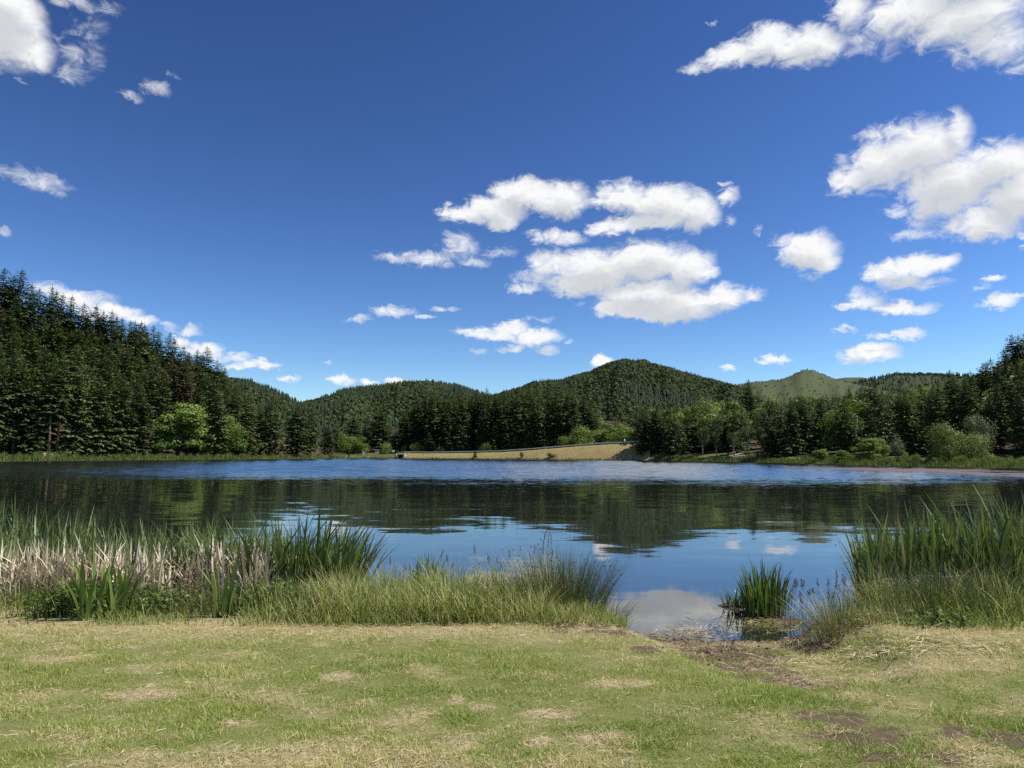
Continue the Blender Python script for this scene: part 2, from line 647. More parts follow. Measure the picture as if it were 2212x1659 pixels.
def water_mat():
    M = Mat('lake_water')
    pos = M.N('ShaderNodeNewGeometry').outputs['Position']
    sep = M.N('ShaderNodeSeparateXYZ')
    M.L(pos, sep.inputs[0])
    # wind-ruffled zone out on the lake, calm water under the near bank
    streak = M.noise(.12, 4, .65, sc=(.16, 1.3, 1))
    edge = M.math('ADD', M.math('MULTIPLY_ADD', M.noise(.018, 3, .6), 40.0, -20.0), M.math('MULTIPLY_ADD', streak, 26.0, -13.0))
    edge = M.math('ADD', edge, M.math('MULTIPLY', sep.outputs[0], .12))
    patch = M.noise(.035, 3, .6, sc=(.35, 1, 1))
    yy = M.math('ADD', sep.outputs[1], edge)
    wind = M.N('ShaderNodeMapRange')
    wind.interpolation_type = 'SMOOTHSTEP'
    M.L(yy, wind.inputs['Value'])
    wind.inputs['From Min'].default_value = 14
    wind.inputs['From Max'].default_value = 92
    wz = wind.outputs[0]
    fn = M.noise(2.2, 3, .6, sc=(.45, 1.5, 1))
    g = M.math('MULTIPLY_ADD', fn, 2.0, -.5, clamp=True)
    wv = M.math('MULTIPLY_ADD', M.math('ADD', g, M.math('MULTIPLY_ADD', wz, 1.5, -1.25)), 2.2, 0.0, clamp=True)
    near = M.N('ShaderNodeMapRange')
    near.interpolation_type = 'SMOOTHSTEP'
    M.L(sep.outputs[1], near.inputs['Value'])
    near.inputs['From Min'].default_value = 9
    near.inputs['From Max'].default_value = 26
    calm = M.math('MULTIPLY_ADD', near.outputs[0], .020, .006)
    amp = M.math('MULTIPLY_ADD', wv, .11, calm)
    fine = M.noise(1.7, 3, .6, sc=(.55, 1.25, 1), col=True)
    big = M.noise(.8, 2, .5, sc=(.4, 1, 1), col=True)
    mixn = M.mix(.45, fine, big)
    sb = M.N('ShaderNodeVectorMath')
    sb.operation = 'SUBTRACT'
    M.L(mixn, sb.inputs[0])
    sb.inputs[1].default_value = (.5, .5, .5)
    sc = M.N('ShaderNodeVectorMath')
    sc.operation = 'SCALE'
    M.L(sb.outputs[0], sc.inputs[0])
    M.L(M.math('MULTIPLY', amp, 3.2), sc.inputs['Scale'])
    fl = M.N('ShaderNodeVectorMath')
    fl.operation = 'MULTIPLY'
    M.L(sc.outputs[0], fl.inputs[0])
    fl.inputs[1].default_value = (.6, 1, 0)
    lean = M.N('ShaderNodeCombineXYZ')       # wind waves lean towards the near bank
    M.L(M.math('MULTIPLY', wv, -.10), lean.inputs[1])
    lean.inputs[2].default_value = 1.0
    ad = M.N('ShaderNodeVectorMath')
    ad.operation = 'ADD'
    M.L(fl.outputs[0], ad.inputs[0])
    M.L(lean.outputs[0], ad.inputs[1])
    nm = M.N('ShaderNodeVectorMath')
    nm.operation = 'NORMALIZE'
    M.L(ad.outputs[0], nm.inputs[0])
    p = M.principled((.016, .020, .016), .03, .5, nm.outputs[0])
    p.inputs['IOR'].default_value = 2.7
    return M.finish(p.outputs[0])


def lawn_mat():
    M = Mat('lawn_soil_and_thatch')
    soil = M.attr('soil')
    dry = M.attr('dry')
    n = M.noise(40, 5, .7)
    n2 = M.noise(6, 4)
    g = M.mix(n, (.045, .05, .016), (.25, .26, .085))
    s = M.mix(n, (.17, .135, .065), (.50, .42, .25))
    base = M.mix(M.math('ADD', dry, M.math('MULTIPLY_ADD', n2, .5, -.25), clamp=True), g, s)
    so = M.mix(n, (.040, .027, .019), (.17, .12, .08))
    c = M.mix(M.ramp(M.math('MULTIPLY_ADD', M.noise(22, 4, .7), 1.3, M.math('MULTIPLY_ADD', n2, .5, M.math('ADD', soil, -.65))), [(.34, (0, 0, 0)), (.70, (1, 1, 1))]), base, so)
    p = M.principled(c, .95, .15, M.bump(n, .7, .015))
    return M.finish(p.outputs[0])


MT['ground'] = ground_mat()
MT['dam'] = dam_mat()
MT['bald'] = bald_mat()
MT['water'] = water_mat()
MT['lawn'] = lawn_mat()
MT['grass'] = leafmat('lawn_grass', [(0, (.15, .235, .034)), (.3, (.25, .325, .060)), (.55, (.37, .39, .110)), (.75, (.56, .49, .23)), (1, (.70, .61, .37))], .3, .6, .2, 0)
MT['tall_grass'] = leafmat('tall_grass_blades', [(0, (.085, .14, .028)), (.4, (.20, .26, .06)), (.7, (.34, .35, .12)), (1, (.58, .50, .29))], .35, .55, .25, 0)
MT['reed'] = leafmat('shore_reed_blades', [(0, (.06, .09, .022)), (.6, (.14, .175, .045)), (1, (.28, .27, .11))], .3, .6, .2, 0)
MT['rush'] = leafmat('rush_stems', [(0, (.045, .075, .024)), (.6, (.10, .135, .050)), (1, (.28, .25, .13))], .2, .45, .35, 0)
MT['cattail'] = leafmat('cattail_leaves', [(0, (.06, .095, .026)), (.5, (.135, .185, .060)), (.85, (.225, .27, .10)), (1, (.42, .37, .18))], .3, .42, .4, .25)
MT['iris'] = leafmat('iris_leaves', [(0, (.045, .09, .02)), (.6, (.115, .18, .040)), (1, (.26, .32, .09))], .35, .4, .4, .3)
MT['dead'] = leafmat('dead_stalks', [(0, (.30, .22, .13)), (.5, (.52, .43, .31)), (1, (.70, .62, .49))], .15, .7, .2, 0)
MT['straw'] = leafmat('straw_clippings', [(0, (.20, .14, .075)), (.5, (.42, .33, .18)), (1, (.62, .52, .33))], .15, .7, .2, 0)
MT['herb'] = leafmat('herb_leaves', [(0, (.06, .10, .02)), (.6, (.125, .19, .038)), (1, (.20, .26, .065))], .3, .5, .25, .2)
MT['seed'] = leafmat('grass_seed_heads', [(0, (.16, .075, .06)), (.6, (.26, .15, .11)), (1, (.38, .28, .18))], .2, .7, .2, .3)
MT['mud'] = plain('wet_mud', (.075, .050, .034), .8, .3, .5, 9)
MT['weed'] = plain('floating_weed', (.12, .082, .06), .6, .4, .6, .3)

# ------------------------------------------------------------------ terrain
PROF = {
    -420: [(120, -1.5), (150, 0), (160, 1.5), (230, 35), (300, 55), (700, 60)],
    0: [(192, -1.5), (195, 0), (203, 1.2), (213, 3), (330, 48), (420, 60), (700, 50)],
    120: [(230, -1.5), (233, 0), (241, 1.2), (253, 3), (350, 40), (450, 46), (800, 30)],
    228: [(270, -1.5), (274, 0), (283, 1.5), (298, 3), (370, 20), (450, 22), (800, 10)],
    300: [(300, -1.5), (303, 0), (311, 1.2), (330, 2), (400, 5), (800, 8)],
    350: [(318, -1.5), (321, 0), (327, .8), (345, 1.7), (360, 1.9), (450, 4), (800, 15)],
    400: [(319, -1.5), (322, 0), (326, 1.2), (337, 1.9), (350, 2.0), (420, 18), (800, 30)],
    470: [(300, -1.5), (306, -1), (312, 1.5), (320, 2), (335, 3), (420, 28), (800, 40)],
    540: [(270, -1.5), (276, -1), (290, 2.0), (300, 2.5), (330, 4), (420, 28), (800, 40)],
    620: [(246, -1.5), (252, -1), (262, 3), (290, 4), (330, 6), (400, 18), (800, 40)],
    645: [(222, -1.5), (226, 0), (236, 3), (250, 5), (300, 7), (400, 14), (800, 30)],
    680: [(204, -1.5), (207, 0), (214, 1.5), (230, 3.2), (300, 7), (400, 11), (800, 25)],
    760: [(169, -1.5), (172, 0), (176, .7), (186, 2), (300, 9), (400, 14), (800, 30)],
    860: [(130, -1.5), (133, 0), (138, .5), (150, 1.2), (230, 9), (320, 20), (800, 30)],
    960: [(112, -1.5), (115, 0), (119, .4), (140, 1.5), (200, 9), (300, 24), (800, 40)],
    1024: [(101, -1.5), (104, 0), (108, .4), (125, 1.3), (180, 9), (260, 26), (400, 36), (800, 40)],
    1450: [(50, -1.5), (55, 0), (60, .5), (100, 5), (200, 25), (800, 50)],
}
PC = np.array(sorted(PROF))
SHORE = {c: next(y for y, z in p if z >= -0.01) if c not in (470, 540, 620) else {470: 294, 540: 262, 620: 232}[c] for c, p in PROF.items()}


def shore(c):
    return np.interp(c, PC, [SHORE[k] for k in PC])


def gz(x, y):
    """ground height on the far side of the lake"""
    c = 512 + FAR * x / max(y, 1.0)
    c = min(max(c, PC[0]), PC[-1])
    i = int(np.searchsorted(PC, c, 'right') - 1)
    i = min(max(i, 0), len(PC) - 2)
    t = (c - PC[i]) / (PC[i + 1] - PC[i])

    def zp(k):
        p = PROF[PC[k]]
        return p
    a, b = PROF[PC[i]], PROF[PC[i + 1]]
    s = shore(c)
    # slide both profiles to the interpolated shoreline before mixing
    ya = y - s + SHORE[PC[i]]
    yb = y - s + SHORE[PC[i + 1]]
    za = np.interp(ya, [q[0] for q in a], [q[1] for q in a])
    zb = np.interp(yb, [q[0] for q in b], [q[1] for q in b])
    z = za * (1 - t) + zb * t
    if z > 1:
        z += (fbm(x * .05, y * .05, 3) - .5) * min(2.5, z * .4)
    return float(z)


def build_ground():
    # land beyond the lake: grid in (column, distance beyond shore)
    cs = np.linspace(-420, 1450, 260)
    ds = np.array([-8, -3, -.5, 0, 2, 4, 7, 10, 14, 19, 25, 32, 40, 50, 62, 76, 92, 110, 130, 155, 185, 225, 280, 360, 480])
    V, faces = [], []
    for c in cs:
        for d in ds:
            y = shore(c) + d
            x = (c - 512) / FAR * y
            z = gz(x, y) if d > -6 else -2.2
            V.append((x, y, z))
    n = len(ds)
    for i in range(len(cs) - 1):
        for j in range(n - 1):
            faces.append((i * n + j, (i + 1) * n + j, (i + 1) * n + j + 1, i * n + j + 1))
    me = npmesh('terrain', V, np.array(faces), [MT['ground']], smooth=True)
    link('terrain', me, kind='structure', label='wooded ground rising from the far shore of the lake')
    # wide sheet out to the horizon and behind the camera
    rings = [0, 12, 60, 200, 600, 1500, 4000, 9000, 20000]
    na = 96
    V, faces = [(0, 0, -3.0)], []
    for r in rings[1:]:
        for k in range(na):
            q = 2 * math.pi * k / na
            V.append((r * math.sin(q), r * math.cos(q), -3.0))
    tri = [(0, 1 + (k + 1) % na, 1 + k) for k in range(na)]
    for i in range(len(rings) - 2):
        for k in range(na):
            k2 = (k + 1) % na
            faces.append((1 + i * na + k, 1 + i * na + k2, 1 + (i + 1) * na + k2, 1 + (i + 1) * na + k))
    me = npmesh('ground', V, [np.array(tri), np.array(faces)], [MT['ground']])
    link('ground', me, kind='structure', label='wide lake bed and valley ground')


build_ground()

# lake surface
me = npmesh('lake', [(-400, 7.3, 0), (330, 7.3, 0), (330, 345, 0), (-400, 345, 0)], np.array([(0, 1, 2, 3)]), [MT['water']])
link('lake', me, kind='structure', label='calm lake with wind-ruffled far half')


# ---- dam embankment
DC = [398, 420, 445, 470, 500, 534, 575, 600, 625, 640, 656]
DCREST_PY = [453.4, 453.4, 453.3, 453.0, 452.3, 450.0, 446.7, 444.9, 443.8, 443.0, 442.6]


def dam_line(c):
    s = shore(c)
    py = np.interp(c, DC, DCREST_PY)
    w = np.interp(c, [398, 470, 534, 625, 656], [7, 8, 10, 15, 16])
    y = s + w
    _, tz = ray(c, py)
    return s, y, ZC + tz * y


def build_dam():
    V, faces = [], []
    cs = np.linspace(396, 650, 128)
    for c in cs:
        s, y, z = dam_line(c)
        y0 = s
        pr = [(y0 - 4, -1.6), (y0, -.02), (y0 + .8, .35)]
        for t in (.25, .45, .65, .85):
            jit = (fbm(c * .09, t * 9, 3) - .5) * .25
            pr.append((y0 + .8 + (y - y0 - .8) * t, .35 + (z - .35) * t ** .9 + jit))
        pr += [(y, z), (y + .6, z + .02), (y + 4.8, z + .02), (y + 5.6, z - .1), (y + 12, z - 3.5)]
        for (yy, zz) in pr:
            V.append(((c - 512) / FAR * yy, yy, zz))
    n = len(pr)
    mi = []
    for i in range(len(cs) - 1):
        for j in range(n - 1):
            faces.append((i * n + j, (i + 1) * n + j, (i + 1) * n + j + 1, i * n + j + 1))
            mi.append(1 if j == n - 4 else 0)
    me = npmesh('dam_embankment', V, np.array(faces), [MT['dam'], MT['asphalt']], mat_idx=mi)
    link('dam_embankment', me, kind='structure', label='dry grass dam embankment sloping to the lake with a road on top')


build_dam()


# ---- far hills
def hill(name, label, ridge, yr, yf, mat, c_ext=60, back=1.6, zfoot=5):
    """ridge: (column, pixel row) of the skyline; yr: distance of the ridge; yf: of the foot"""
    cs = np.linspace(ridge[0][0] - c_ext, ridge[-1][0] + c_ext, 140)
    rc = [r[0] for r in ridge]
    rp = [r[1] for r in ridge]
    ts = [0, .15, .3, .45, .6, .75, .88, 1.0, 1.15, 1.4, 2.0]
    V, faces = [], []
    for c in cs:
        py = float(np.interp(c, rc, rp))
        if c < rc[0]:
            py += (rc[0] - c) * .35
        if c > rc[-1]:
            py += (c - rc[-1]) * .35
        tx, tz = ray(c, py)
        zr = max(ZC + tz * yr, zfoot + 2)
        for t in ts:
            y = yf + (yr - yf) * t
            z = zfoot + (zr - zfoot) * (math.sin(min(t, 1) * math.pi / 2) ** 1.15) if t <= 1 else zr - (zr - zfoot) * min(1, (t - 1) / (back - 1 + .4)) ** 1.5
            if t < .78:
                z += (fbm(c * .045, t * 2.5 + yr, 4) - .5) * (zr - zfoot) * .30 * math.sin(math.pi * t / .78)
            V.append((tx * y, y, z))
    n = len(ts)
    for i in range(len(cs) - 1):
        for j in range(n - 1):
            faces.append((i * n + j, (i + 1) * n + j, (i + 1) * n + j + 1, i * n + j + 1))
    V = np.array(V)
    me = npmesh(name, V, np.array(faces), [mat], smooth=True)
    link(name, me, kind='structure', label=label)
    return V.reshape(len(cs), n, 3)


HA = hill('hill', 'dark wooded ridge falling behind the spruce slope', [(150, 364.5), (200, 372.5), (228, 382.5), (247, 385.5), (269, 393.5), (294, 405.5), (315, 414.5)], 1300, 900, MT['slope'])
HB = hill('hill', 'rounded wooded hill behind the middle of the dam', [(290, 412.5), (303, 408.5), (328, 403.5), (340, 398.5), (352, 395.5), (376, 393.5), (398, 390.5), (417, 389.5), (435, 389.5), (455, 392.5), (473, 398.5), (500, 406.5)], 1400, 650, MT['slope'])
HC = hill('hill', 'tall wooded hill with the highest summit', [(480, 406.5), (510, 398.5), (528, 393.5), (544, 389.5), (561, 388.5), (575, 383.5), (593, 378.5), (610, 371.5), (623, 368.5), (637, 370.5), (650, 373.5), (668, 376.5), (697, 383.5), (719, 388.5), (737, 393.5), (750, 400.5), (765, 409.5)], 1500, 600, MT['slope'])
HD = hill('hill', 'bald grassy hill with a small rounded top', [(700, 392), (740, 387), (758, 385), (778, 383), (791, 379), (800, 374.7), (807, 373), (814, 374), (823, 377.4), (834, 381), (845, 384), (858, 387), (900, 396)], 2400, 1300, MT['bald'])
HE = hill('hill', 'low dark heath ridge beside the bald hill', [(820, 384), (832, 380), (845, 378), (861, 377.8), (874, 379.6), (890, 386), (910, 391)], 3200, 2500, MT['bald'])
HF = hill('hill', 'distant wooded ridge beyond the bald hill', [(860, 384), (877, 380.5), (895, 377), (913, 377), (931, 376), (942, 377), (970, 378), (1010, 380), (1060, 384)], 3000, 2000, MT['slope'])


def far_wood(name, label, grid, n, frac_conifer, hmin, hmax, patch=.012, clear=None):
    """joined low trees over a hill: far-off wood that reads as one mass"""
    nc, nt_, _ = grid.shape
    i = R.uniform(0, nc - 1.001, n)
    j = R.uniform(0, (nt_ - 1.001) * .73, n)
    i0, j0 = i.astype(int), j.astype(int)
    fi, fj = (i - i0)[:, None], (j - j0)[:, None]
    P = (grid[i0, j0] * (1 - fi) + grid[i0 + 1, j0] * fi) * (1 - fj) + (grid[i0, j0 + 1] * (1 - fi) + grid[i0 + 1, j0 + 1] * fi) * fj
    if clear:
        cc = 512 + FAR * P[:, 0] / P[:, 1]
        P = P[~((cc > clear[0]) & (cc < clear[1]) & (P[:, 1] > clear[2]) & (P[:, 1] < clear[3]))]
        n = len(P)
    pn = fbm(P[:, 0] * patch, P[:, 2] * patch * 2.2 + P[:, 1] * patch * .5, 3)
    con = (pn + R.normal(0, .07, n)) > np.quantile(pn, 1 - frac_conifer)
    h = R.uniform(hmin, hmax, n) * np.where(con, 1.15, .8)
    Vs, Fs, Ts = [], [], []
    base = 0
    # conifers: ragged cones of three skirts; broadleaf: balls of leaf faces
    for flag in (True, False):
        Q = P[con == flag]
        hh = h[con == flag]
        m_ = len(Q)
        if m_ == 0:
            continue
        if flag:
            rings = []
            for (z0, z1, r) in ((.05, .55, .22), (.3, .8, .16), (.58, 1.0, .10)):
                k = 6
                ang = R.uniform(0, 6.28, (m_, 1)) + np.arange(k)[None] * 6.283 / k
                rr = r * hh[:, None] * R.uniform(.6, 1.2, (m_, k))
                ring = np.stack([Q[:, 0:1] + rr * np.cos(ang), Q[:, 1:2] + rr * np.sin(ang), Q[:, 2:3] + hh[:, None] * (z0 + R.uniform(-.05, .05, (m_, k)))], -1)
                tip = np.stack([Q[:, 0], Q[:, 1], Q[:, 2] + hh * z1], -1)[:, None]
                rings.append(np.concatenate([ring, tip], 1))
                f = np.array([(a, (a + 1) % k, k) for a in range(k)])
                idx = (np.arange(m_) * (k + 1))[:, None, None] + f[None] + base
                Fs.append(idx.reshape(-1, 3))
                Vs.append(rings[-1].reshape(-1, 3))
                Ts.append(np.repeat(R.uniform(0, .34, m_), k + 1))
                base += m_ * (k + 1)
        else:
            k = 15
            dirs = R.normal(size=(m_, k, 3))
            dirs /= np.linalg.norm(dirs, axis=-1, keepdims=True)
            dirs[..., 2] = np.abs(dirs[..., 2]) * 1.0 - .15
            cen = Q[:, None] + np.array([0, 0, .45])[None, None] * hh[:, None, None] + dirs * hh[:, None, None] * np.array([.42, .42, .5]) * R.uniform(.75, 1.05, (m_, k, 1))
            tang = np.cross(dirs, R.normal(size=(m_, k, 3)))
            tang /= np.linalg.norm(tang, axis=-1, keepdims=True)
            bit = np.cross(dirs, tang)
            s = hh[:, None, None] * .31 * R.uniform(.6, 1.25, (m_, k, 1))
            tri = np.stack([cen + tang * s, cen - tang * s * .5 + bit * s * .87, cen - tang * s * .5 - bit * s * .87], 2)
            Vs.append(tri.reshape(-1, 3))
            Fs.append(np.arange(m_ * k * 3).reshape(-1, 3) + base)
            Ts.append(np.repeat(np.clip(np.repeat(R.uniform(.38, .75, m_), k) + R.normal(0, .06, m_ * k), .37, 1), 3))
            base += m_ * k * 3
    me = npmesh(name, np.concatenate(Vs), np.concatenate(Fs), [MT['hill_leaf']], tint=np.concatenate(Ts))
    link(name, me, kind='stuff', label=label, cat='forest')


far_wood('distant_forest', 'dark wood covering the ridge behind the spruce slope', HA, 4200, .6, 8, 14)
far_wood('distant_forest', 'mixed wood covering the rounded hill behind the dam', HB, 12000, .34, 6, 12)
far_wood('distant_forest', 'mixed green wood covering the tall hill', HC, 20000, .2, 5.5, 10.5)
far_wood('distant_forest', 'dark wood along the distant ridge beyond the bald hill', HF, 2600, .6, 11, 18, patch=.004)
far_wood('heath_scrub', 'low scrub dotted over the bald hill', HD, 2600, .1, 1.5, 5.5, patch=.006)


# ------------------------------------------------------------------ trees
def sprays(P, D, l, w, sag, rng):
    """diamond-shaped sprays: P base, D direction"""
    n = len(P)
    D = D / np.linalg.norm(D, axis=1, keepdims=True)
    up = np.tile(np.array([0, 0, 1.0]), (n, 1)) + rng.normal(0, .3, (n, 3))
    perp = np.cross(D, up)
    perp /= np.linalg.norm(perp, axis=1, keepdims=True) + 1e-9
    mid = P + D * (l * .45)[:, None]
    tip = P + D * l[:, None] - np.array([0, 0, 1.0]) * (sag * l)[:, None]
    a = mid + perp * (w * .5)[:, None]
    b = mid - perp * (w * .5)[:, None]
    V = np.stack([P, a, tip, b], 1).reshape(-1, 3)
    Fc = np.arange(4 * n).reshape(-1, 4)
    return V, Fc


def conifer(seed, h=26.0, rad=4.0, clear=.07, droop=.3, gap=.62, irregular=.15, mat='spruce', bark='bark', spray=1.0):
    rng = np.random.default_rng(seed)
    Ps, Ds, ls = [], [], []
    z = h * clear
    lean = rng.uniform(0, 6.28)
    bias = rng.uniform(0, .12)
    while z < h * .985:
        t = (z - h * clear) / (h * (1 - clear))
        prof = (1 - t) ** .70 * (.62 + .38 * min(1, t * 5 + .25))
        r = rad * prof * rng.uniform(1 - irregular * 1.6, 1 + irregular) + .12
        nb = int(rng.integers(5, 8)) if t < .85 else 5
        a0 = rng.uniform(0, 6.28)
        for k in range(nb):
            az = a0 + 6.283 * k / nb + rng.normal(0, .25)
            L = r * rng.uniform(.6, 1.18) * (1 + bias * math.cos(az - lean))
            if rng.random() < irregular * .5:
                L *= .45
            s0 = -.30 + .75 * t + rng.normal(0, .1)
            n = max(2, int(L / .5))
            ss = np.linspace(.22, 1, n) + rng.normal(0, .03, n)
            hx, hy = math.cos(az), math.sin(az)
            pz = z + L * (s0 * ss - droop * ss ** 2 * .7 + .12 * ss ** 4)
            pos = np.stack([hx * L * ss, hy * L * ss, pz], 1)
            for side in (-1, 1, 0):
                q = az + side * rng.uniform(.45, 1.0, n)
                dz = rng.normal(-.18, .18, n) + .3 * t
                Ps.append(pos)
                Ds.append(np.stack([np.cos(q), np.sin(q), dz], 1))
                ls.append(rng.uniform(.55, 1.1, n) * (.22 + .83 * min(1, L / 2.5)) * spray)
        z += gap * rng.uniform(.75, 1.25) * (1.0 - .35 * t)
    P, D, l = np.concatenate(Ps), np.concatenate(Ds), np.concatenate(ls)
    V, Fc = sprays(P, D, l, l * rng.uniform(.38, .62, len(l)), rng.uniform(.05, .3, len(l)), rng)
    # leader shoot
    top = np.array([(0, 0, h * .95), (.14, 0, h * .965), (0, .02, h * 1.035), (-.14, 0, h * .965), (0, 0, h * .95), (0, .14, h * .965), (.02, 0, h * 1.035), (0, -.14, h * .965)])
    Fc = np.concatenate([Fc, np.array([(0, 1, 2, 3), (4, 5, 6, 7)]) + len(V)])
    V = np.concatenate([V, top])
    tint = np.repeat(np.clip(rng.normal(.5, .2, len(Fc)), 0, 1), 4)
    crown = npmesh('crown', V, Fc, [MT[mat]], tint=tint)
    mb = MB()
    mb.tube([(0, 0, -1.5), (0, 0, h * .3), (.1, .05, h * .65), (0, 0, h * .97)], [.36, .28, .17, .03], 7)
    for k in range(int(10 + clear * 30)):
        zz = rng.uniform(.04, clear + .1) * h
        q = rng.uniform(0, 6.28)
        ln = rng.uniform(.5, 1.6)
        mb.tube([(0, 0, zz), (math.cos(q) * ln, math.sin(q) * ln, zz - .1 * ln)], [.04, .015], 3)
    return crown, mb.mesh('trunk', MT[bark], True)


def broadleaf(seed, h=14.0, w=9.0, lobes=16, leaves=230, leaf=.42, mat='broad', bark='bark', low=.16, flat=.7, lobe=.24, stems=1):
    rng = np.random.default_rng(seed)
    cz, rz, rx = h * (low + (1 - low) * .52), h * (1 - low) * .5, w / 2
    V, cs = [], []
    for k in range(lobes):
        for _ in range(30):
            p = rng.uniform(-1, 1, 3)
            if .3 < np.linalg.norm(p) < .86:
                break
        if k % 4 == 0 and low < .1:      # skirts that reach towards the ground
            q = rng.uniform(0, 6.283)
            p = np.array([math.cos(q) * .62, math.sin(q) * .62, -.78])
        c = p * np.array([rx, rx, rz]) * .86
        c[2] += cz
        cs.append((c, lobe * w * rng.uniform(.75, 1.25)))
    Cn, Nn = [], []
    for c, r in cs:
        n = int(leaves * (r / (lobe * w)) ** 1.6)
        d = rng.normal(size=(n, 3))
        d /= np.linalg.norm(d, axis=1, keepdims=True)
        rr = r * rng.uniform(.55, 1.08, (n, 1)) * (1 + .25 * np.sin(d[:, :1] * 7 + seed) * np.cos(d[:, 1:2] * 6))
        p = c + d * rr * np.array([1, 1, flat])
        Cn.append(p)
        Nn.append(d + np.array([0, 0, .4]) + rng.normal(0, .55, (n, 3)))
    # stray twigs loosen the outline
    for c, r in cs:
        d = rng.normal(size=(22, 3))
        d /= np.linalg.norm(d, axis=1, keepdims=True)
        Cn.append(c + d * r * rng.uniform(1.0, 1.35, (22, 1)))
        Nn.append(d + rng.normal(0, .6, (22, 3)))
    C, Nm = np.concatenate(Cn), np.concatenate(Nn)
    n = len(C)
    Nm /= np.linalg.norm(Nm, axis=1, keepdims=True)
    t = np.cross(Nm, rng.normal(size=(n, 3)))
    t /= np.linalg.norm(t, axis=1, keepdims=True)
    b = np.cross(Nm, t)
    s = (leaf * rng.uniform(.6, 1.25, n))[:, None]
    V = np.stack([C - t * s * .6, C - b * s * .36, C + t * s * .6, C + b * s * .36], 1).reshape(-1, 3)
    Fc = np.arange(4 * n).reshape(-1, 4)
    lobe_t = np.repeat(np.concatenate([np.full(len(q), rng.normal(0, .1)) for q in Cn]) + rng.normal(.5, .16, n), 4)
    crown = npmesh('crown', V, Fc, [MT[mat]], tint=np.clip(lobe_t, 0, 1))
    mb = MB()
    tr = max(.05, h * .014)
    for sidx in range(stems):
        q = rng.uniform(0, 6.28)
        sp = .0 if stems == 1 else w * .2
        mb.tube([(math.cos(q) * sp * .1, math.sin(q) * sp * .1, -.6), (math.cos(q) * sp * .5, math.sin(q) * sp * .5, h * low), (math.cos(q) * sp, math.sin(q) * sp, h * (low + .5 * (1 - low)))], [tr * 1.3, tr, tr * .45], 7)
    for c, r in cs[:9]:
        mb.tube([(0, 0, h * low * rng.uniform(.8, 1.6)), (c[0] * .5, c[1] * .5, (c[2] + h * low) * .52), tuple(c)], [tr * .6, tr * .4, tr * .12], 5)
    return crown, mb.mesh('trunk', MT[bark], True)


LIB = {
    'spruce': [conifer(100 + i, 26, rad, cl, dr, .62, ir, spray=1.4) for i, (rad, cl, dr, ir) in enumerate(((5.2, .04, .3, .15), (4.6, .08, .35, .2), (5.8, .05, .25, .2), (4.3, .12, .3, .25), (5.0, .03, .4, .12), (4.8, .06, .2, .3)))],
    'bole': [conifer(140 + i, 27, 4.2, .36 + .08 * i, .3, .6, .3, bark='pale_bark', spray=1.3) for i in range(2)],
    'brown': [conifer(160 + i, 23, 5.4, .14, .1, .65, .35, mat='brown_pine', spray=1.2) for i in range(2)],
    'pine': [conifer(180 + i, 18, rad, cl, .05, .75, .4, mat='pine', spray=1.3) for i, (rad, cl) in enumerate(((4.8, .05), (4.2, .09), (5.2, .04), (4.0, .16)))],
    'broad': [broadleaf(200 + i, 14, w, 18, 420, .44, low=.02, lobe=.24) for i, w in enumerate((9, 11, 8, 12, 7))],
    'birch': [broadleaf(230 + i, 14, 5.0, 16, 110, .3, 'birch', 'white_bark', .22, 1.2, .2) for i in range(3)],
    'shrub': [broadleaf(250 + i, 4, 5, 11, 170, .24, 'broad', 'bark', .02, .8, .26) for i in range(3)],
    'willow': [broadleaf(270, 7.2, 10.4, 20, 560, .22, 'willow', 'bark', .06, .8, .175, 5)],
    'grey_willow': [broadleaf(280, 7.6, 6.6, 14, 340, .22, 'grey_leaf', 'bark', .10, 1.0, .2, 3)],
    'osier': [broadleaf(290 + i, 4.6, 2.6, 14, 170, .16, 'grey_leaf', 'bark', .22, 1.2, .26, 5) for i in range(2)],
}
LIB_H = {'spruce': 26, 'bole': 27, 'brown': 23, 'pine': 18, 'broad': 14, 'birch': 14, 'shrub': 4, 'willow': 7.2, 'grey_willow': 7.6, 'osier': 4.6}
LIB_W = {'spruce': 9.6, 'bole': 8, 'brown': 10, 'pine': 8.8, 'broad': 9, 'birch': 5, 'shrub': 5, 'willow': 10.4, 'grey_willow': 6.6, 'osier': 2.6}
NAME = {'spruce': 'spruce_tree', 'bole': 'spruce_tree', 'brown': 'larch_tree', 'pine': 'pine_tree', 'broad': 'broadleaf_tree', 'birch': 'birch_tree', 'shrub': 'shrub', 'willow': 'willow_tree', 'grey_willow': 'willow_tree', 'osier': 'willow_shrub'}
CAT = {'shrub': 'shrub', 'osier': 'shrub'}


def plant(kind, x, y, h, label, group=None, variant=None, wide=1.0, z=None):
    crown, trunk = LIB[kind][random.randrange(len(LIB[kind])) if variant is None else variant % len(LIB[kind])]
    s = h / LIB_H[kind]
    wide *= random.uniform(.88, 1.2)
    o = link(NAME[kind], None, None, label, CAT.get(kind, 'tree'), group, loc=(x, y, gz(x, y) if z is None else z), rotz=random.uniform(0, 6.28), scale=(s * wide, s * wide, s))
    o.empty_display_size = .1
    o.rotation_euler.x, o.rotation_euler.y = random.gauss(0, .018), random.gauss(0, .018)
    link('crown', crown, o)
    link('trunk', trunk, o)
    return o


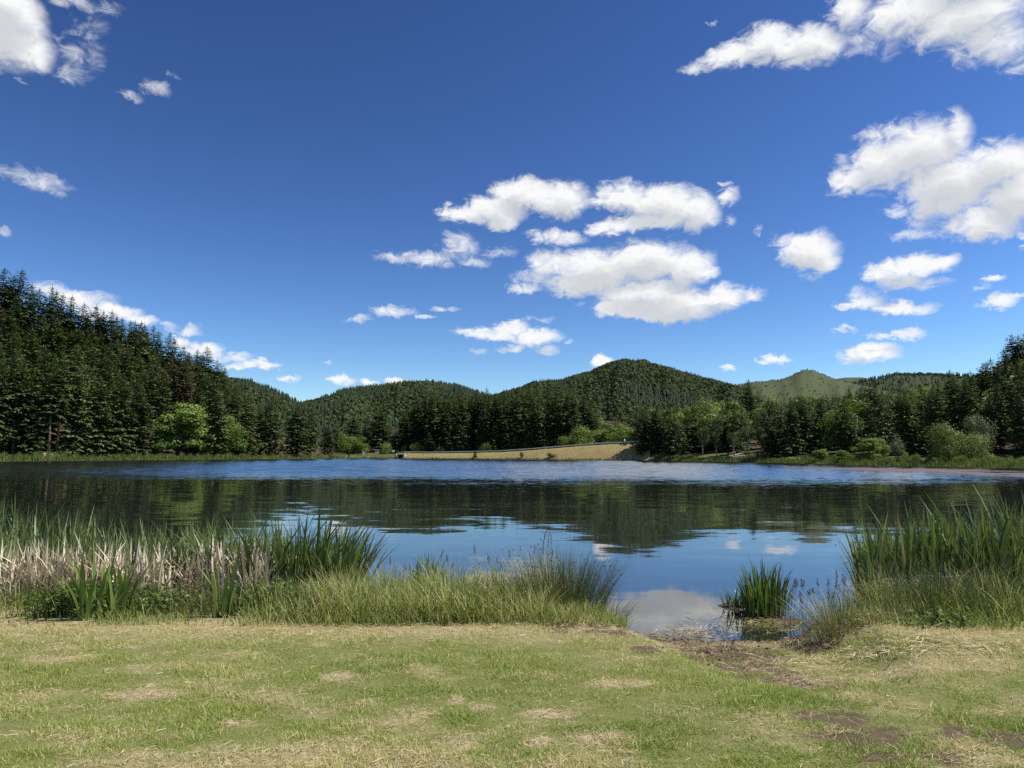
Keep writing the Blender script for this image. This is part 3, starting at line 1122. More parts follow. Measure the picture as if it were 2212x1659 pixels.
def tree_px(kind, px, top, base, label, group=None, d=None, width_px=None, variant=None):
    """a tree whose tip and foot are read off the picture; the foot is put on the ground at that depth"""
    if d is None:
        best = None
        for y in np.arange(shore(px) + 2, 520, 1.5):
            x, _, zt = at(px, top, y)
            g = gz(x, y)
            _, pyb = project(x, y, g)
            e = abs(pyb - base)
            if best is None or e < best[0]:
                best = (e, y, g)
        y = best[1]
    else:
        y = shore(px) + d
    x, _, zt = at(px, top, y)
    h = zt - gz(x, y)
    wide = 1.0
    if width_px:
        wide = (width_px * y / FAR) / (LIB_W[kind] * h / LIB_H[kind])
    return plant(kind, x, y, max(h, 1.0), label, group, variant, wide)


LEFT_PEAKS = [(12, 275), (40, 289), (63, 294), (84, 303), (104, 311), (124, 318), (136, 321), (148, 324), (160, 331), (177, 338), (184, 346), (198, 350), (223, 367), (236, 381), (3, 268), (21, 269), (32, 284), (51, 286), (57, 291), (73, 296), (95, 305), (112, 311), (117, 316), (130, 320), (142, 321), (153, 325), (168, 332), (190, 352), (206, 346), (217, 360), (229, 377), (243, 389)]
LEFT_SIL = [(-60, 262), (-20, 266), (3, 268), (12, 274), (21, 269), (32, 284), (41, 290), (51, 286), (62, 293), (73, 296), (84, 303), (95, 305), (104, 312), (112, 311), (121, 318), (130, 320), (142, 321), (153, 325), (162, 334), (168, 332), (177, 338), (184, 347), (190, 352), (198, 350), (206, 346), (217, 360), (223, 368), (229, 377), (237, 382), (243, 389), (249, 393), (257, 403)]
MID_SIL = [(404, 410), (408, 407), (417, 396), (426, 394), (434, 390), (446, 393), (458, 391), (468, 394), (476, 390), (487, 388), (496, 392), (504, 389), (512, 391), (520, 387), (530, 388), (537, 385), (549, 388), (561, 385), (568, 388), (575, 387), (583, 393), (590, 402), (595, 413)]
RIGHT_SIL = [(622, 408), (636, 405), (652, 405), (663, 406), (674, 402), (683, 404), (692, 401), (701, 398), (710, 396), (720, 397), (731, 396), (741, 397), (759, 391), (769, 394), (784, 399), (798, 389), (807, 397), (814, 393), (831, 393), (841, 397), (849, 387), (855, 391), (861, 383), (869, 386), (876, 380), (887, 387), (899, 384), (908, 386), (923, 384), (939, 380), (949, 370), (959, 378), (970, 371), (979, 365), (988, 359), (997, 365), (1002, 349), (1011, 334), (1018, 335), (1026, 331), (1060, 330), (1090, 336)]

PENDING = {}
sky_line = np.full(1400, 470.0)      # highest row already covered, per column (offset 150)


def cover(px, py, half, hgt):
    for c in range(int(px - half), int(px + half) + 1):
        i = c + 150
        if 0 <= i < 1400:
            q = py + abs(c - px) / max(half, 1) * hgt * .75
            sky_line[i] = min(sky_line[i], q)


def covered(px, py, half):
    lo, hi = int(px - half * .5) + 150, int(px + half * .5) + 151
    return py > np.mean(sky_line[max(lo, 0):max(hi, 1)]) - 3.5


def fill(c0, c1, sil, rows, spacing, chooser, text, group, skip=None):
    sx, sy = [s[0] for s in sil], [s[1] for s in sil]
    k = 0
    for ri, d in enumerate(rows):
        c = c0 + random.uniform(0, 6)
        while c < c1:
            y = shore(c) + d + random.uniform(-4, 4)
            if skip and any(a_ <= c <= b_ and d < d_ for a_, b_, d_ in skip):
                c += 3
                continue
            kind, h = chooser(c, ri)
            x = (c - 512) / FAR * y
            g = gz(x, y)
            px, py = project(x, y, g + h)
            lim = np.interp(px, sx, sy) + random.uniform(1.0, 7)
            ok = True
            if py < lim:
                _, _, zt = at(px, lim, y)
                h2 = zt - g
                ok = h2 > (5 if kind in ('broad', 'birch') else 8)
                h, py = h2, lim
            half = .5 * LIB_W[kind] * h / LIB_H[kind] * FAR / y if ok else 1
            if ok and not covered(px, py, half):
                o = plant(kind, x, y, h, None, group(kind, ri))
                PENDING.setdefault(text(kind, ri, px), []).append((px, o))
                cover(px, py, half, h * FAR / y)
                k += 1
            c += spacing * random.uniform(.75, 1.3) * FAR / y
    return k


def skyline(sil, kind_of, target, dmax, text, group, dmin=12):
    for n, (px, py) in enumerate(sil):
        kind = kind_of(px)
        best = None
        for y in np.arange(shore(px) + dmin, shore(px) + dmax, 3):
            x, _, zt = at(px, py, y)
            h = zt - gz(x, y)
            e = abs(h - target * (1 if kind != 'broad' else .6))
            if h > 4 and (best is None or e < best[0]):
                best = (e, x, y, h)
        if best:
            plant(kind, best[1], best[2], best[3], text(px, n, kind), group)


ORD = ['first', 'second', 'third', 'fourth', 'fifth', 'sixth', 'seventh', 'eighth', 'ninth', 'tenth', 'eleventh', 'twelfth', 'thirteenth', 'fourteenth', 'fifteenth', 'sixteenth', 'seventeenth', 'eighteenth', 'nineteenth', 'twentieth']


def nth(n):
    if n < 20:
        return ORD[n]
    tens = {2: 'twenty', 3: 'thirty', 4: 'forty', 5: 'fifty', 6: 'sixty', 7: 'seventy', 8: 'eighty'}[(n + 1) // 10]
    u = (n + 1) % 10
    return tens + ('-' + ORD[u - 1] if u else 'th').replace('yth', 'ieth')


# distinct trees on the left shore
for (px, top, base, wpx, lab, kd) in (
        (181, 396, 454, 60, 'big light green broadleaf tree in front of the dark spruce slope', 'broad'),
        (163, 412, 455, 36, 'smaller light green tree leaning against the big broadleaf on the spruce slope', 'broad'),
        (232, 411, 454, 30, 'pale green rounded tree by the shore at the low end of the spruce slope', 'broad'),
        (206, 416, 455, 30, 'olive green tree between the two light green trees below the spruces', 'broad'),
        (348, 432, 453, 18, 'dark leafy tree at the edge of the picnic meadow', 'broad'),
        (359, 435, 454, 17, 'bright leafy tree beside the picnic table', 'broad')):
    o = tree_px(kd, px, top, base, lab, d=9 if px < 300 else 26, width_px=wpx)
    p = project(o.location.x, o.location.y, o.location.z + 10)
    cover(px, top, wpx / 2, base - top)
for (px, top, base, wpx, lab) in (
        (271, 398, 455, 26, 'tall pointed spruce by the shore, first of three beyond the slope'),
        (298, 402, 455, 33, 'wide spruce standing beside the patch of bare earth'),
        (312, 408, 455, 20, 'slender spruce close behind the wide shore spruce'),
        (328, 424, 455, 16, 'small dark spruce at the corner of the picnic meadow'),
        (396, 428, 452, 15, 'lone small spruce behind the white sign by the spillway'),
        (381, 409, 452, 26, 'broad spruce behind the notice shelter'),
        (355, 415, 452, 20, 'grey-green spruce behind the picnic meadow trees'),
        (338, 428, 453, 12, 'short spruce between the meadow trees and the shore spruces')):
    tree_px('spruce', px, top, base, lab, d=10 if px < 330 else (30 if px > 390 else 42), width_px=wpx)
    cover(px, top, wpx / 2, base - top)
for n, (px, top, d) in enumerate(((63, 352, 9), (77, 348, 16), (20, 350, 11))):
    tree_px('bole', px, top, 455, ['tall spruce with a long bare pale trunk at the shore', 'tall spruce with a bare trunk just behind the pale-trunked one', 'spruce with a high crown and bare trunk near the edge of the picture'][n], d=d, variant=n)
    cover(px, top, 9, 60)
for n, (px, top) in enumerate(((158, 362), (172, 358), (188, 372), (258, 412), (247, 402))):
    tree_px('brown', px, top, 400, ['brownish larch above the light green tree, nearest the camera', 'tallest brownish larch on the spruce slope above the light green tree', 'brownish larch at the lower end of the larch group', 'small brown-tinged larch near the shore spruces', 'brown-green larch at the foot of the spruce slope'][n], d=(60, 70, 55, 16, 20)[n], width_px=24)
    cover(px, top, 10, 50)

# spruce slope on the left
LT = {'spruce': 'spruce', 'pine': 'pine', 'brown': 'larch', 'bole': 'bare-trunked spruce'}


def lband(r):
    return 0 if r < 1 else 1 if r < 3 else 2 if r < 6 else 3


def lzone(px):
    return 'near the picture edge' if px < 55 else 'by the bare trunks' if px < 135 else 'above the light green tree' if px < 205 else 'at its low end'


fill(-40, 262, LEFT_SIL, (9, 17, 27, 38, 50, 63, 77, 92, 108, 126), 7.6,
     lambda c, r: (random.choices(['spruce', 'pine', 'brown', 'bole'], [80, 7, 5, 8])[0], random.uniform(18, 30)),
     lambda k, r, px: LT[k] + [' in the front row of the spruce slope', ' behind the front row, spruce slope,', ' halfway up the spruce slope', ' high on the spruce slope'][lband(r)] + ' ' + lzone(px),
     lambda k, r: 'conifers of the left slope, ' + ['front row', 'second rows', 'middle', 'upper part'][lband(r)],
     skip=((152, 214, 16), (221, 246, 16)))
skyline(LEFT_PEAKS, lambda px: 'spruce', 27, 190, lambda px, n, k: f'dark spruce on the skyline of the spruce slope, {nth(sorted(q[0] for q in LEFT_PEAKS).index(px))} from its high end', 'skyline spruces of the left slope', 60)

RT = {'spruce': 'dark spruce', 'pine': 'dark bushy pine', 'broad': 'green broadleaf tree', 'birch': 'pale birch'}
# wood behind the dam
fr = [(463, 426, 451, 17), (496, 424, 450, 18), (529, 432, 448, 13), (544, 429, 448, 18), (430, 436, 452, 16), (516, 436, 449, 12)]
for n, (px, top, base, wpx) in enumerate(fr):
    tree_px('pine', px, top, base, f'small bushy pine behind the guard rail, {nth(sorted(f[0] for f in fr).index(px))} from the spillway', 'small pines behind the dam', d=28, width_px=wpx)
    cover(px, top, wpx / 2, 20)
bs = [(385, 444, 453, 13), (415, 443, 452, 13), (424, 445, 452, 12), (440, 447, 452, 10), (488, 444, 451, 13), (569, 433, 447, 19), (580, 426, 447, 16), (590, 424, 446, 25), (606, 420, 444, 24), (604, 433, 444, 20), (625, 423, 443, 26), (638, 428, 442, 18), (452, 446, 451, 8), (404, 446, 453, 9)]
for n, (px, top, base, wpx) in enumerate(bs):
    big = top < 436
    tree_px('broad' if big else 'shrub', px, top, base, f'light green {"tree" if big else "bush"} of the leafy row behind the dam road, {nth(sorted(f[0] for f in bs).index(px))} from left', 'leafy trees and bushes behind the dam', d=(30 if px > 395 else 24) if px < 600 else 33, width_px=wpx)
    cover(px, top, wpx / 2, base - top)
fill(400, 600, MID_SIL, (38, 46, 55, 66, 78, 92, 108), 7.4,
     lambda c, r: (('bole' if 515 < c < 582 and r > 0 and random.random() < .75 else 'spruce'), random.uniform(22, 29)),
     lambda k, r, px: ('tall spruce with bare trunk inside the wood behind the dam' if k == 'bole' else ('dark spruce at the front of the wood behind the dam' if r < 2 else 'dark spruce deep in the wood behind the dam')),
     lambda k, r: ('bare-trunked spruces behind the dam' if k == 'bole' else ('front spruces behind the dam' if r < 2 else 'rear spruces behind the dam')))
skyline(MID_SIL, lambda px: 'spruce', 27, 190, lambda px, n, k: f'dark spruce on the skyline of the wood behind the dam, {nth(n)} from left', 'skyline spruces behind the dam', 62)
# thin belt between the left slope and that wood
for n, (px, top) in enumerate(((345, 430), (365, 428), (372, 420), (388, 424), (403, 418), (410, 412), (341, 433), (352, 436), (376, 434))):
    tree_px('spruce', px, top, 450, f'spruce in the dark belt behind the picnic meadow, {nth(n)} of its cluster', 'spruces behind the picnic meadow', d=70, width_px=13)

# right-hand wood
rt = [
    ('pine', 641, 424, 6, 15, 'small pine at the very end of the dam by the water'),
    ('spruce', 646, 409, 9, 17, 'dark spruce at the end of the dam shading its slope'),
    ('spruce', 657, 404, 16, 20, 'tallest spruce close to the end of the dam'),
    ('pine', 668, 414, 7, 20, 'bushy pine at the water next to the dam-end spruces'),
    ('pine', 681, 420, 7, 17, 'low pine at the water between the dam end and the first birch'),
    ('spruce', 749.5, 379, 150, 24, 'tall lone fir rising above the wood in front of the bald hill'),
    ('birch', 702, 423, 10, 14, 'pale birch with hanging foliage at the water, nearest the dam'),
    ('birch', 716, 430, 9, 11, 'slim birch close to the water between two taller birches'),
    ('birch', 733, 428, 10, 13, 'birch beside the pale track by the shore'),
    ('birch', 748, 423, 12, 16, 'brownish birch with a white trunk beyond the pale track'),
    ('birch', 762, 424, 16, 12, 'tall thin birch at the edge of the dark spruces'),
    ('broad', 820.7, 447.5, 5, 20, 'round dark green bush at the water below the spruces'),
    ('broad', 868, 436, 8, 27, 'dense green tree on the bank beside the grey willow bush'),
    ('broad', 842, 449, 4, 16, 'low green bush between the round bush and the dense tree'),
    ('broad', 881, 435, 16, 15, 'dark tree close behind the dense green bank tree'),
    ('osier', 896, 437, 4, 15, 'grey-green willow bush with bare lower stems on the bank'),
    ('willow', 954, 421.5, 9, 55, 'large spreading yellow-green willow on the bank'),
    ('grey_willow', 977, 412.5, 19, 31, 'tall grey-green willow behind the large spreading one'),
]
for (kd, px, top, d, wpx, lab) in rt:
    tree_px(kd, px, top, 0, lab, d=d, width_px=wpx)
    cover(px, top, wpx / 2, 462 - top)
low = [(836, 455, 9), (850, 455, 8), (906, 452, 10), (915, 455, 9), (930, 455, 12), (962, 455, 14), (990, 455, 13), (1001, 457, 10), (1009, 456, 9), (1022, 458, 8)]
for n, (px, top, wpx) in enumerate(low):
    tree_px('shrub', px, top, 0, f'low green shrub in the reeds of the right bank, {nth(n)} from the dam side', 'low shrubs on the right bank', d=6, width_px=wpx)


def right_kind(c, r):
    u = random.random()
    if c < 660:
        return ('spruce', random.uniform(15, 20)) if u < .6 else ('pine', random.uniform(13, 18))
    if c < 780:
        if r < 3:
            return ('pine', random.uniform(11, 16)) if u < .8 else ('birch', random.uniform(10, 13))
        return ('broad', random.uniform(11, 15)) if u < .4 else ('pine', random.uniform(13, 18))
    if c < 860:
        if r < 4:
            return ('spruce', random.uniform(12, 18)) if u < .7 else ('pine', random.uniform(12, 17))
        return ('broad', random.uniform(11, 15)) if u < .45 else ('pine', random.uniform(13, 18))
    if r > 5 and u < .3:
        return ('broad', random.uniform(9, 13))
    return ('spruce', random.uniform(11, 17)) if u < .75 else ('pine', random.uniform(11, 16))


fill(594, 645, [(590, 408), (600, 411), (620, 409), (650, 406)], (52, 62, 74, 88, 104), 7.5,
     lambda c, r: (('broad', random.uniform(9, 13)) if random.random() < .6 else ('pine', random.uniform(12, 16))),
     lambda k, r, px: RT[k] + ' behind the people on the dam', lambda k, r: 'trees behind the end of the dam')


def rzone(px):
    return 'next to the dam' if px < 690 else 'behind the birches' if px < 775 else 'above the round bush' if px < 850 else 'behind the dense bank tree' if px < 915 else 'behind the large willow' if px < 990 else 'near the picture edge'


fill(641, 1060, RIGHT_SIL, (8, 14, 20, 26, 33, 42, 52, 63, 76, 90, 106, 124, 140), 5.3, right_kind,
     lambda k, r, px: RT[k] + [' near the water', ' halfway up the right wood', ' high in the right wood'][0 if r < 4 else 1 if r < 8 else 2] + ' ' + rzone(px),
     lambda k, r: NAME[k].replace('_', ' ') + 's of the right wood, ' + ['lower', 'middle', 'upper'][0 if r < 4 else 1 if r < 8 else 2],
     skip=((690, 770, 15), (770, 800, 12), (800, 1100, 25)))
for txt, lst in PENDING.items():
    for n, (px, o) in enumerate(sorted(lst, key=lambda q: q[0])):
        o['label'] = txt + (f', {nth(n)} from left' if len(lst) > 1 else '')
skyline(RIGHT_SIL, lambda px: 'broad' if px in (652, 674, 692, 710, 731, 769, 798, 814, 831, 923, 908, 720) else ('spruce' if px > 935 or px in (849, 861, 876) else 'pine'), 20, 190,
        lambda px, n, k: f'{RT[k]} on the skyline of the right wood, {nth(n)} from the dam', 'skyline trees of the right wood', 40)
# tall dark trees at the far right edge fill down to the wood
for n, (px, top) in enumerate(((984, 374), (992, 372), (1003, 372), (1006, 352), (1012, 362), (1015, 345), (1021, 352))):
    tree_px('spruce', px, top, 0, f'tall dark spruce in the high clump at the picture edge, {nth(n)} from left', 'high clump of spruces', d=150, width_px=14)
# shrubs and a young spruce on the dam
for (kd, px, top, wpx, lab) in (('osier', 521.7, 451.8, 5.5, 'upright grey-green willow bush at the water edge of the dam'), ('osier', 551, 452.5, 8.5, 'rounded pale willow bush at the water edge of the dam'), ('spruce', 475, 449.8, 5, 'small young spruce on the dam slope')):
    y = shore(px) + 1.5
    x, _, zt = at(px, top, y)
    plant(kd, x, y, zt - .3, lab, wide=(wpx * y / FAR) / (LIB_W[kd] * (zt - .3) / LIB_H[kd]), z=.3)


# ------------------------------------------------------------------ shore reeds (far)
def blades(P, h, w, lean, tint, rng, seg=2, bend=.35, az=None, wtip=.15, pw=1.6):
    """many blades: P (n,3) foot, h height, w width; returns verts, list of faces, tint per vertex"""
    n = len(P)
    az = rng.uniform(0, 6.283, n) if az is None else az
    d = np.stack([np.cos(az), np.sin(az), np.zeros(n)], 1)
    q = az + rng.choice([-1, 1], n) * rng.uniform(.9, 2.2, n)
    side = np.stack([np.cos(q), np.sin(q), np.zeros(n)], 1)
    rows = []
    for k in range(seg + 1):
        t = k / seg
        c = P + np.array([0, 0, 1.0]) * (h * (t - bend * lean * t * t * .5))[:, None] + d * (h * lean * (t * .35 + t * t * .65))[:, None]
        ww = w * (1 - t ** pw * (1 - wtip)) if k < seg else w * 0
        if k < seg:
            rows.append(c - side * (ww * .5)[:, None])
            rows.append(c + side * (ww * .5)[:, None])
        else:
            rows.append(c)
    m_ = 2 * seg + 1
    V = np.stack(rows, 1).reshape(-1, 3)
    base = np.arange(n) * m_
    faces = []
    if seg > 1:
        qf = []
        for k in range(seg - 1):
            qf.append(np.stack([base + 2 * k, base + 2 * k + 1, base + 2 * k + 3, base + 2 * k + 2], 1))
        faces.append(np.concatenate(qf))
    faces.append(np.stack([base + 2 * (seg - 1), base + 2 * (seg - 1) + 1, base + 2 * seg], 1))
    return V, faces, np.repeat(tint, m_)


def shore_reeds(name, label, c0, c1, n, hmin, hmax, depth, w=.16):
    c = R.uniform(c0, c1, n)
    y = shore(c) + R.uniform(-.8, depth, n)
    x = (c - 512) / FAR * y
    z = np.array([max(gz(a, b), -.1) for a, b in zip(x, y)])
    clump = .1 + 1.5 * fbm(c * .22, y * .05, 3)
    V, Fc, T = blades(np.stack([x, y, z], 1), R.uniform(hmin, hmax, n) * clump, np.full(n, w), R.uniform(.05, .5, n), np.clip(R.normal(.45, .2, n), 0, 1), R, 2)
    link(name, npmesh(name, V, Fc, [MT['reed']], tint=T), kind='stuff', label=label, cat='reeds')


shore_reeds('shore_reeds', 'green reeds lining the water below the spruce slope', -70, 345, 9000, 1.0, 2.4, 7)
shore_reeds('shore_reeds', 'short reeds along the picnic meadow and the foot of the dam', 345, 640, 5000, .35, 1.0, 1.6, .12)
shore_reeds('shore_reeds', 'low reeds at the water below the birches', 655, 802, 4200, .3, 1.0, 5)
shore_reeds('shore_reeds', 'broad belt of green reeds along the right bank', 800, 1090, 9000, .5, 1.2, 11, .1)

def dam_grass():
    n = 9000
    c = R.uniform(404, 644, n)
    L3 = np.array([dam_line(q) for q in np.linspace(404, 644, 60)])
    q = np.linspace(404, 644, 60)
    sY, cY, cZ = (np.interp(c, q, L3[:, k]) for k in range(3))
    t = R.uniform(0, 1, n)
    y = sY + .8 + (cY - sY - .8) * t
    z = .35 + (cZ - .35) * t ** .9 - .08
    x = (c - 512) / FAR * y
    h = R.uniform(.2, .6, n) * (.3 + 1.4 * fbm(c * .2, t * 4, 3))
    V, Fc, T = blades(np.stack([x, y, z], 1), h, np.full(n, .09), R.uniform(.1, .9, n), np.clip(R.normal(.78, .2, n), 0, 1), R, 1)
    link('dam_grass', npmesh('dam_grass', V, Fc, [MT['tall_grass']], tint=T), kind='stuff', label='dry golden grass growing on the dam slope', cat='grass')


dam_grass()

def dam_stones():
    V, faces = [], []
    for _ in range(700):
        c = random.uniform(404, 640)
        y = shore(c) + random.uniform(-.2, 2.2)
        x, z, r = (c - 512) / FAR * y, .1 + max(0, (y - shore(c))) * .3, random.uniform(.08, .32)
        b = len(V)
        for (dx, dy, dz) in ((1, 0, 0), (-1, 0, 0), (0, 1, 0), (0, -1, 0), (0, 0, 1), (0, 0, -1)):
            V.append((x + r * 1.3 * dx * random.uniform(.6, 1.4), y + r * dy, z + r * .7 * dz * random.uniform(.6, 1.3)))
        for t3 in ((0, 2, 4), (2, 1, 4), (1, 3, 4), (3, 0, 4), (2, 0, 5), (1, 2, 5), (3, 1, 5), (0, 3, 5)):
            faces.append(tuple(b + i for i in t3))
    link('dam_stones', npmesh('dam_stones', V, np.array(faces), [plain('weathered_rubble', (.26, .23, .18), .9, .2, .4, 1)]), kind='stuff', label='grey rubble stones along the waterline of the dam', cat='stones')


dam_stones()

# floating weed
def weed():
    n = 2600
    px = R.uniform(795, 1090, n)
    t = R.uniform(0, 1, n)
    py = np.interp(px, [795, 860, 960, 1090], [466.5, 467.5, 469.5, 473]) + t * np.interp(px, [795, 860, 960, 1090], [.8, 2.8, 4.5, 6])
    ok = fbm(px * .02, py * 1.8, 3) > .55
    px, py = px[ok], py[ok]
    n = len(px)
    V, faces = [], []
    for a, b in zip(px, py):
        x, y = on_plane(a, b, 0)
        s = random.uniform(.5, 1.7)
        k0 = len(V)
        for k in range(7):
            q = 6.283 * k / 7
            r = s * random.uniform(.6, 1.2)
            V.append((x + 1.5 * r * math.cos(q), y + .9 * r * math.sin(q), .006 + .004 * random.random()))
        faces.append(tuple(range(k0, k0 + 7)))
    link('floating_weed', npmesh('floating_weed', V, np.array(faces), [MT['weed']]), kind='stuff', label='brown mat of floating water weed off the right bank', cat='water weed')


weed()


# ------------------------------------------------------------------ things around the dam
def part(name, mb, mat, parent, smooth=False):
    return link(name, mb.mesh(name, mat, smooth), parent)


def thing(name, label, cat, loc, rotz=0, group=None):
    o = link(name, None, None, label, cat, group, loc=loc, rotz=rotz)
    o.empty_display_size = .1
    return o


def guard_rail():
    g = thing('guard_rail', 'long galvanised guard rail along the dam road', 'guard rail', (0, 0, 0))
    cs = np.linspace(404, 640, 60)
    pts = []
    for c in cs:
        s, y, z = dam_line(c)
        y += .5
        pts.append(((c - 512) / FAR * y, y, z))
    V, faces = [], []
    for (x, y, z) in pts:
        for (dy, dz) in ((0, .40), (-.06, .50), (0, .58), (-.06, .66), (0, .78), (.03, .78), (.03, .40)):
            V.append((x, y + dy, z + dz))
    n = 7
    for i in range(len(pts) - 1):
        for j in range(n):
            j2 = (j + 1) % n
            faces.append((i * n + j, (i + 1) * n + j, (i + 1) * n + j2, i * n + j2))
    link('rail', npmesh('rail', V, np.array(faces), [MT['steel']]), g)
    pm = MB().box(0, .09, .36, .14, .10, .95).mesh('post', MT['dark_post'])
    for (x, y, z) in pts[::2]:
        link('post', pm, g, loc=(x, y, z))


guard_rail()


def spillway():
    x, y, _ = at(400.5, 458, shore(400.5) - .6)
    t = thing('spillway', 'concrete spillway with a dark square opening at the end of the dam', 'spillway', (x, y, 0))
    part('side_wall', MB().box(-1.45, 1.6, .7, .45, 3.4, 2.6), MT['concrete'], t)
    part('side_wall', MB().box(1.45, 1.6, .6, .7, 3.4, 2.4), MT['concrete'], t)
    part('deck', MB().box(0, 1.7, 1.98, 3.6, 3.6, .3), MT['concrete'], t)
    part('back_wall', MB().box(0, 3.4, .7, 2.4, .3, 2.2), MT['dark_post'], t)
    r = MB()
    for dx in (-1.7, -.6, .6, 1.7, 3.2, 4.6):
        r.tube([(dx, .2, 2.1), (dx, .2, 3.0)], .035, 5)
    r.tube([(-1.7, .2, 3.0), (4.6, .2, 3.0)], .035, 5).tube([(-1.7, .2, 2.6), (4.6, .2, 2.6)], .03, 5)
    part('railing', r, MT['steel'], t)


spillway()


def on_ground(px, d):
    y = shore(px) + d
    x = (px - 512) / FAR * y
    return (x, y, gz(x, y))


def notice_shelter():
    t = thing('notice_shelter', 'small wooden notice board under a pitched roof on the meadow', 'notice board', on_ground(377, 10), .1)
    for dx in (-1.0, 1.0):
        part('post', MB().box(dx, 0, 1.2, .14, .14, 2.6), MT['timber'], t)
    part('board', MB().box(0, .02, 1.45, 1.8, .08, 1.0), MT['white_paint'], t)
    part('roof', MB().box(0, -.35, 2.6, 2.7, .95, .08, rx=.45).box(0, .35, 2.6, 2.7, .95, .08, rx=-.45), MT['timber'], t)


notice_shelter()
x, y, z = on_ground(393.3, 7)
t = thing('sign', 'white square sign on a post beside the spillway', 'sign', (x, y, z))
part('post', MB().box(0, .06, 1.1, .09, .09, 2.4), MT['timber'], t)
part('board', MB().box(0, 0, 2.1, 1.3, .05, 1.0), MT['white_paint'], t)
t = thing('information_panel', 'white upright panel standing on the meadow next to the picnic table', 'panel', on_ground(363.6, 9))
part('panel', MB().box(0, 0, 1.0, 1.2, .12, 2.0), MT['white_paint'], t)
part('foot', MB().box(-.35, 0, .1, .12, .4, .5).box(.35, 0, .1, .12, .4, .5), MT['timber'], t)


def picnic_table(px, d, label):
    t = thing('picnic_table', label, 'picnic table', on_ground(px, d), .2)
    for k in range(4):
        part('plank', MB().box(0, -.33 + .22 * k, .76, 2.0, .2, .045), MT['timber'], t)
    for sy in (-1, 1):
        part('bench', MB().box(0, sy * .78, .45, 2.0, .28, .05), MT['timber'], t)
    for dx in (-.75, .75):
        part('leg', MB().box(dx, 0, .40, .09, 1.7, .09).box(dx, -.4, .36, .09, .09, .8, rx=.35).box(dx, .4, .36, .09, .09, .8, rx=-.35), MT['timber'], t)


picnic_table(359, 9, 'timber picnic table under the bright leafy tree')
picnic_table(366.3, 8, 'timber picnic table between the white panel and the notice board')
t = thing('litter_bin', 'brown slatted litter bin on the picnic meadow', 'bin', on_ground(349, 6))
part('body', MB().box(0, 0, .5, .7, .7, 1.0), MT['timber'], t)
part('rim', MB().box(0, 0, 1.03, .8, .8, .07), MT['dark_post'], t)
for n, px in enumerate((382.5, 387, 390, 396)):
    mb = MB().box(0, 0, .45, .16, .16, 1.1).box(0, 0, 1.03, .12, .12, .07)
    o = link('bollard', mb.mesh('bollard', MT['timber']), None, f'short dark timber post on the meadow edge, {nth(n)} from the notice board', 'post', 'timber posts on the meadow edge', loc=on_ground(px, 5))


# pole and house in the right wood
x, y, _ = at(1012, 407, 250)
zb = gz(x, y)
_, _, zt = at(1012, 399, y)
t = thing('utility_pole', 'pale utility pole with a crossarm above the right wood', 'pole', (x, y, zb))
part('pole', MB().tube([(0, 0, -.5), (0, 0, zt - zb)], [.2, .13], 8), MT['concrete'], t)
part('crossarm', MB().box(-.3, 0, zt - zb - 1.2, 2.6, .12, .14), MT['concrete'], t)


def house():
    x, y, z = at(863, 407.5, 320)
    zg = gz(x, y)
    t = thing('house', 'small pale house with a grey roof glimpsed among the right-hand trees', 'house', (x, y, z))
    part('wall', MB().box(0, 3, (zg - z) / 2 + .6, 5.4, 5, max(1.0, z - zg) + 2.8), MT['white_paint'], t)
    part('roof', MB().box(0, 1.6, 2.7, 6.2, 3.4, .16, rx=.5).box(0, 4.4, 2.7, 6.2, 3.4, .16, rx=-.5), plain('slate', (.16, .16, .17), .7, .3, .2), t)
    part('door', MB().box(-1.7, .46, .6, 1.1, .12, 1.9), plain('red_door', (.42, .06, .04), .6, .4, .1), t)
    w = part('window', MB().box(1.2, .46, .8, 1.5, .1, 1.1), plain('dark_glass', (.03, .035, .04), .1, .5, .1), t)
    part('frame', MB().box(1.2, .40, .8, .07, .06, 1.1).box(1.2, .40, 1.38, 1.7, .06, .07).box(1.2, .40, .22, 1.7, .06, .07), MT['white_paint'], w)


house()


# bare earth and pale track patches on the far bank
def earth(px0, px1, d0, d1, mat, name, label, bulge=.5):
    V, faces = [], []
    cs = np.linspace(px0, px1, 16)
    ds = np.linspace(d0, d1, 8)
    for i, c in enumerate(cs):
        for j, d in enumerate(ds):
            e = 1 - abs(2 * i / 15 - 1) ** 3
            dd = d0 + (d - d0) * e
            y = shore(c) + dd
            x = (c - 512) / FAR * y
            V.append((x, y, gz(x, y) + .12 + bulge * e * math.sin(math.pi * j / 7)))
    for i in range(15):
        for j in range(7):
            faces.append((i * 8 + j, (i + 1) * 8 + j, (i + 1) * 8 + j + 1, i * 8 + j + 1))
    link(name, npmesh(name, V, np.array(faces), [mat], smooth=True), kind='structure', label=label)


earth(270, 296, 4, 14, MT['red_earth'], 'bare_earth', 'reddish bare earth at the shore among the spruces')
earth(308, 330, 4, 10, MT['red_earth'], 'bare_earth', 'second reddish bare patch near the picnic meadow')
earth(36, 62, 5, 16, MT['dirt'], 'bare_earth', 'pale bare slope under the bare-trunked spruces')
earth(728, 746, 6, 22, MT['dirt'], 'track', 'pale gravel track reaching the shore between the birches', .02)


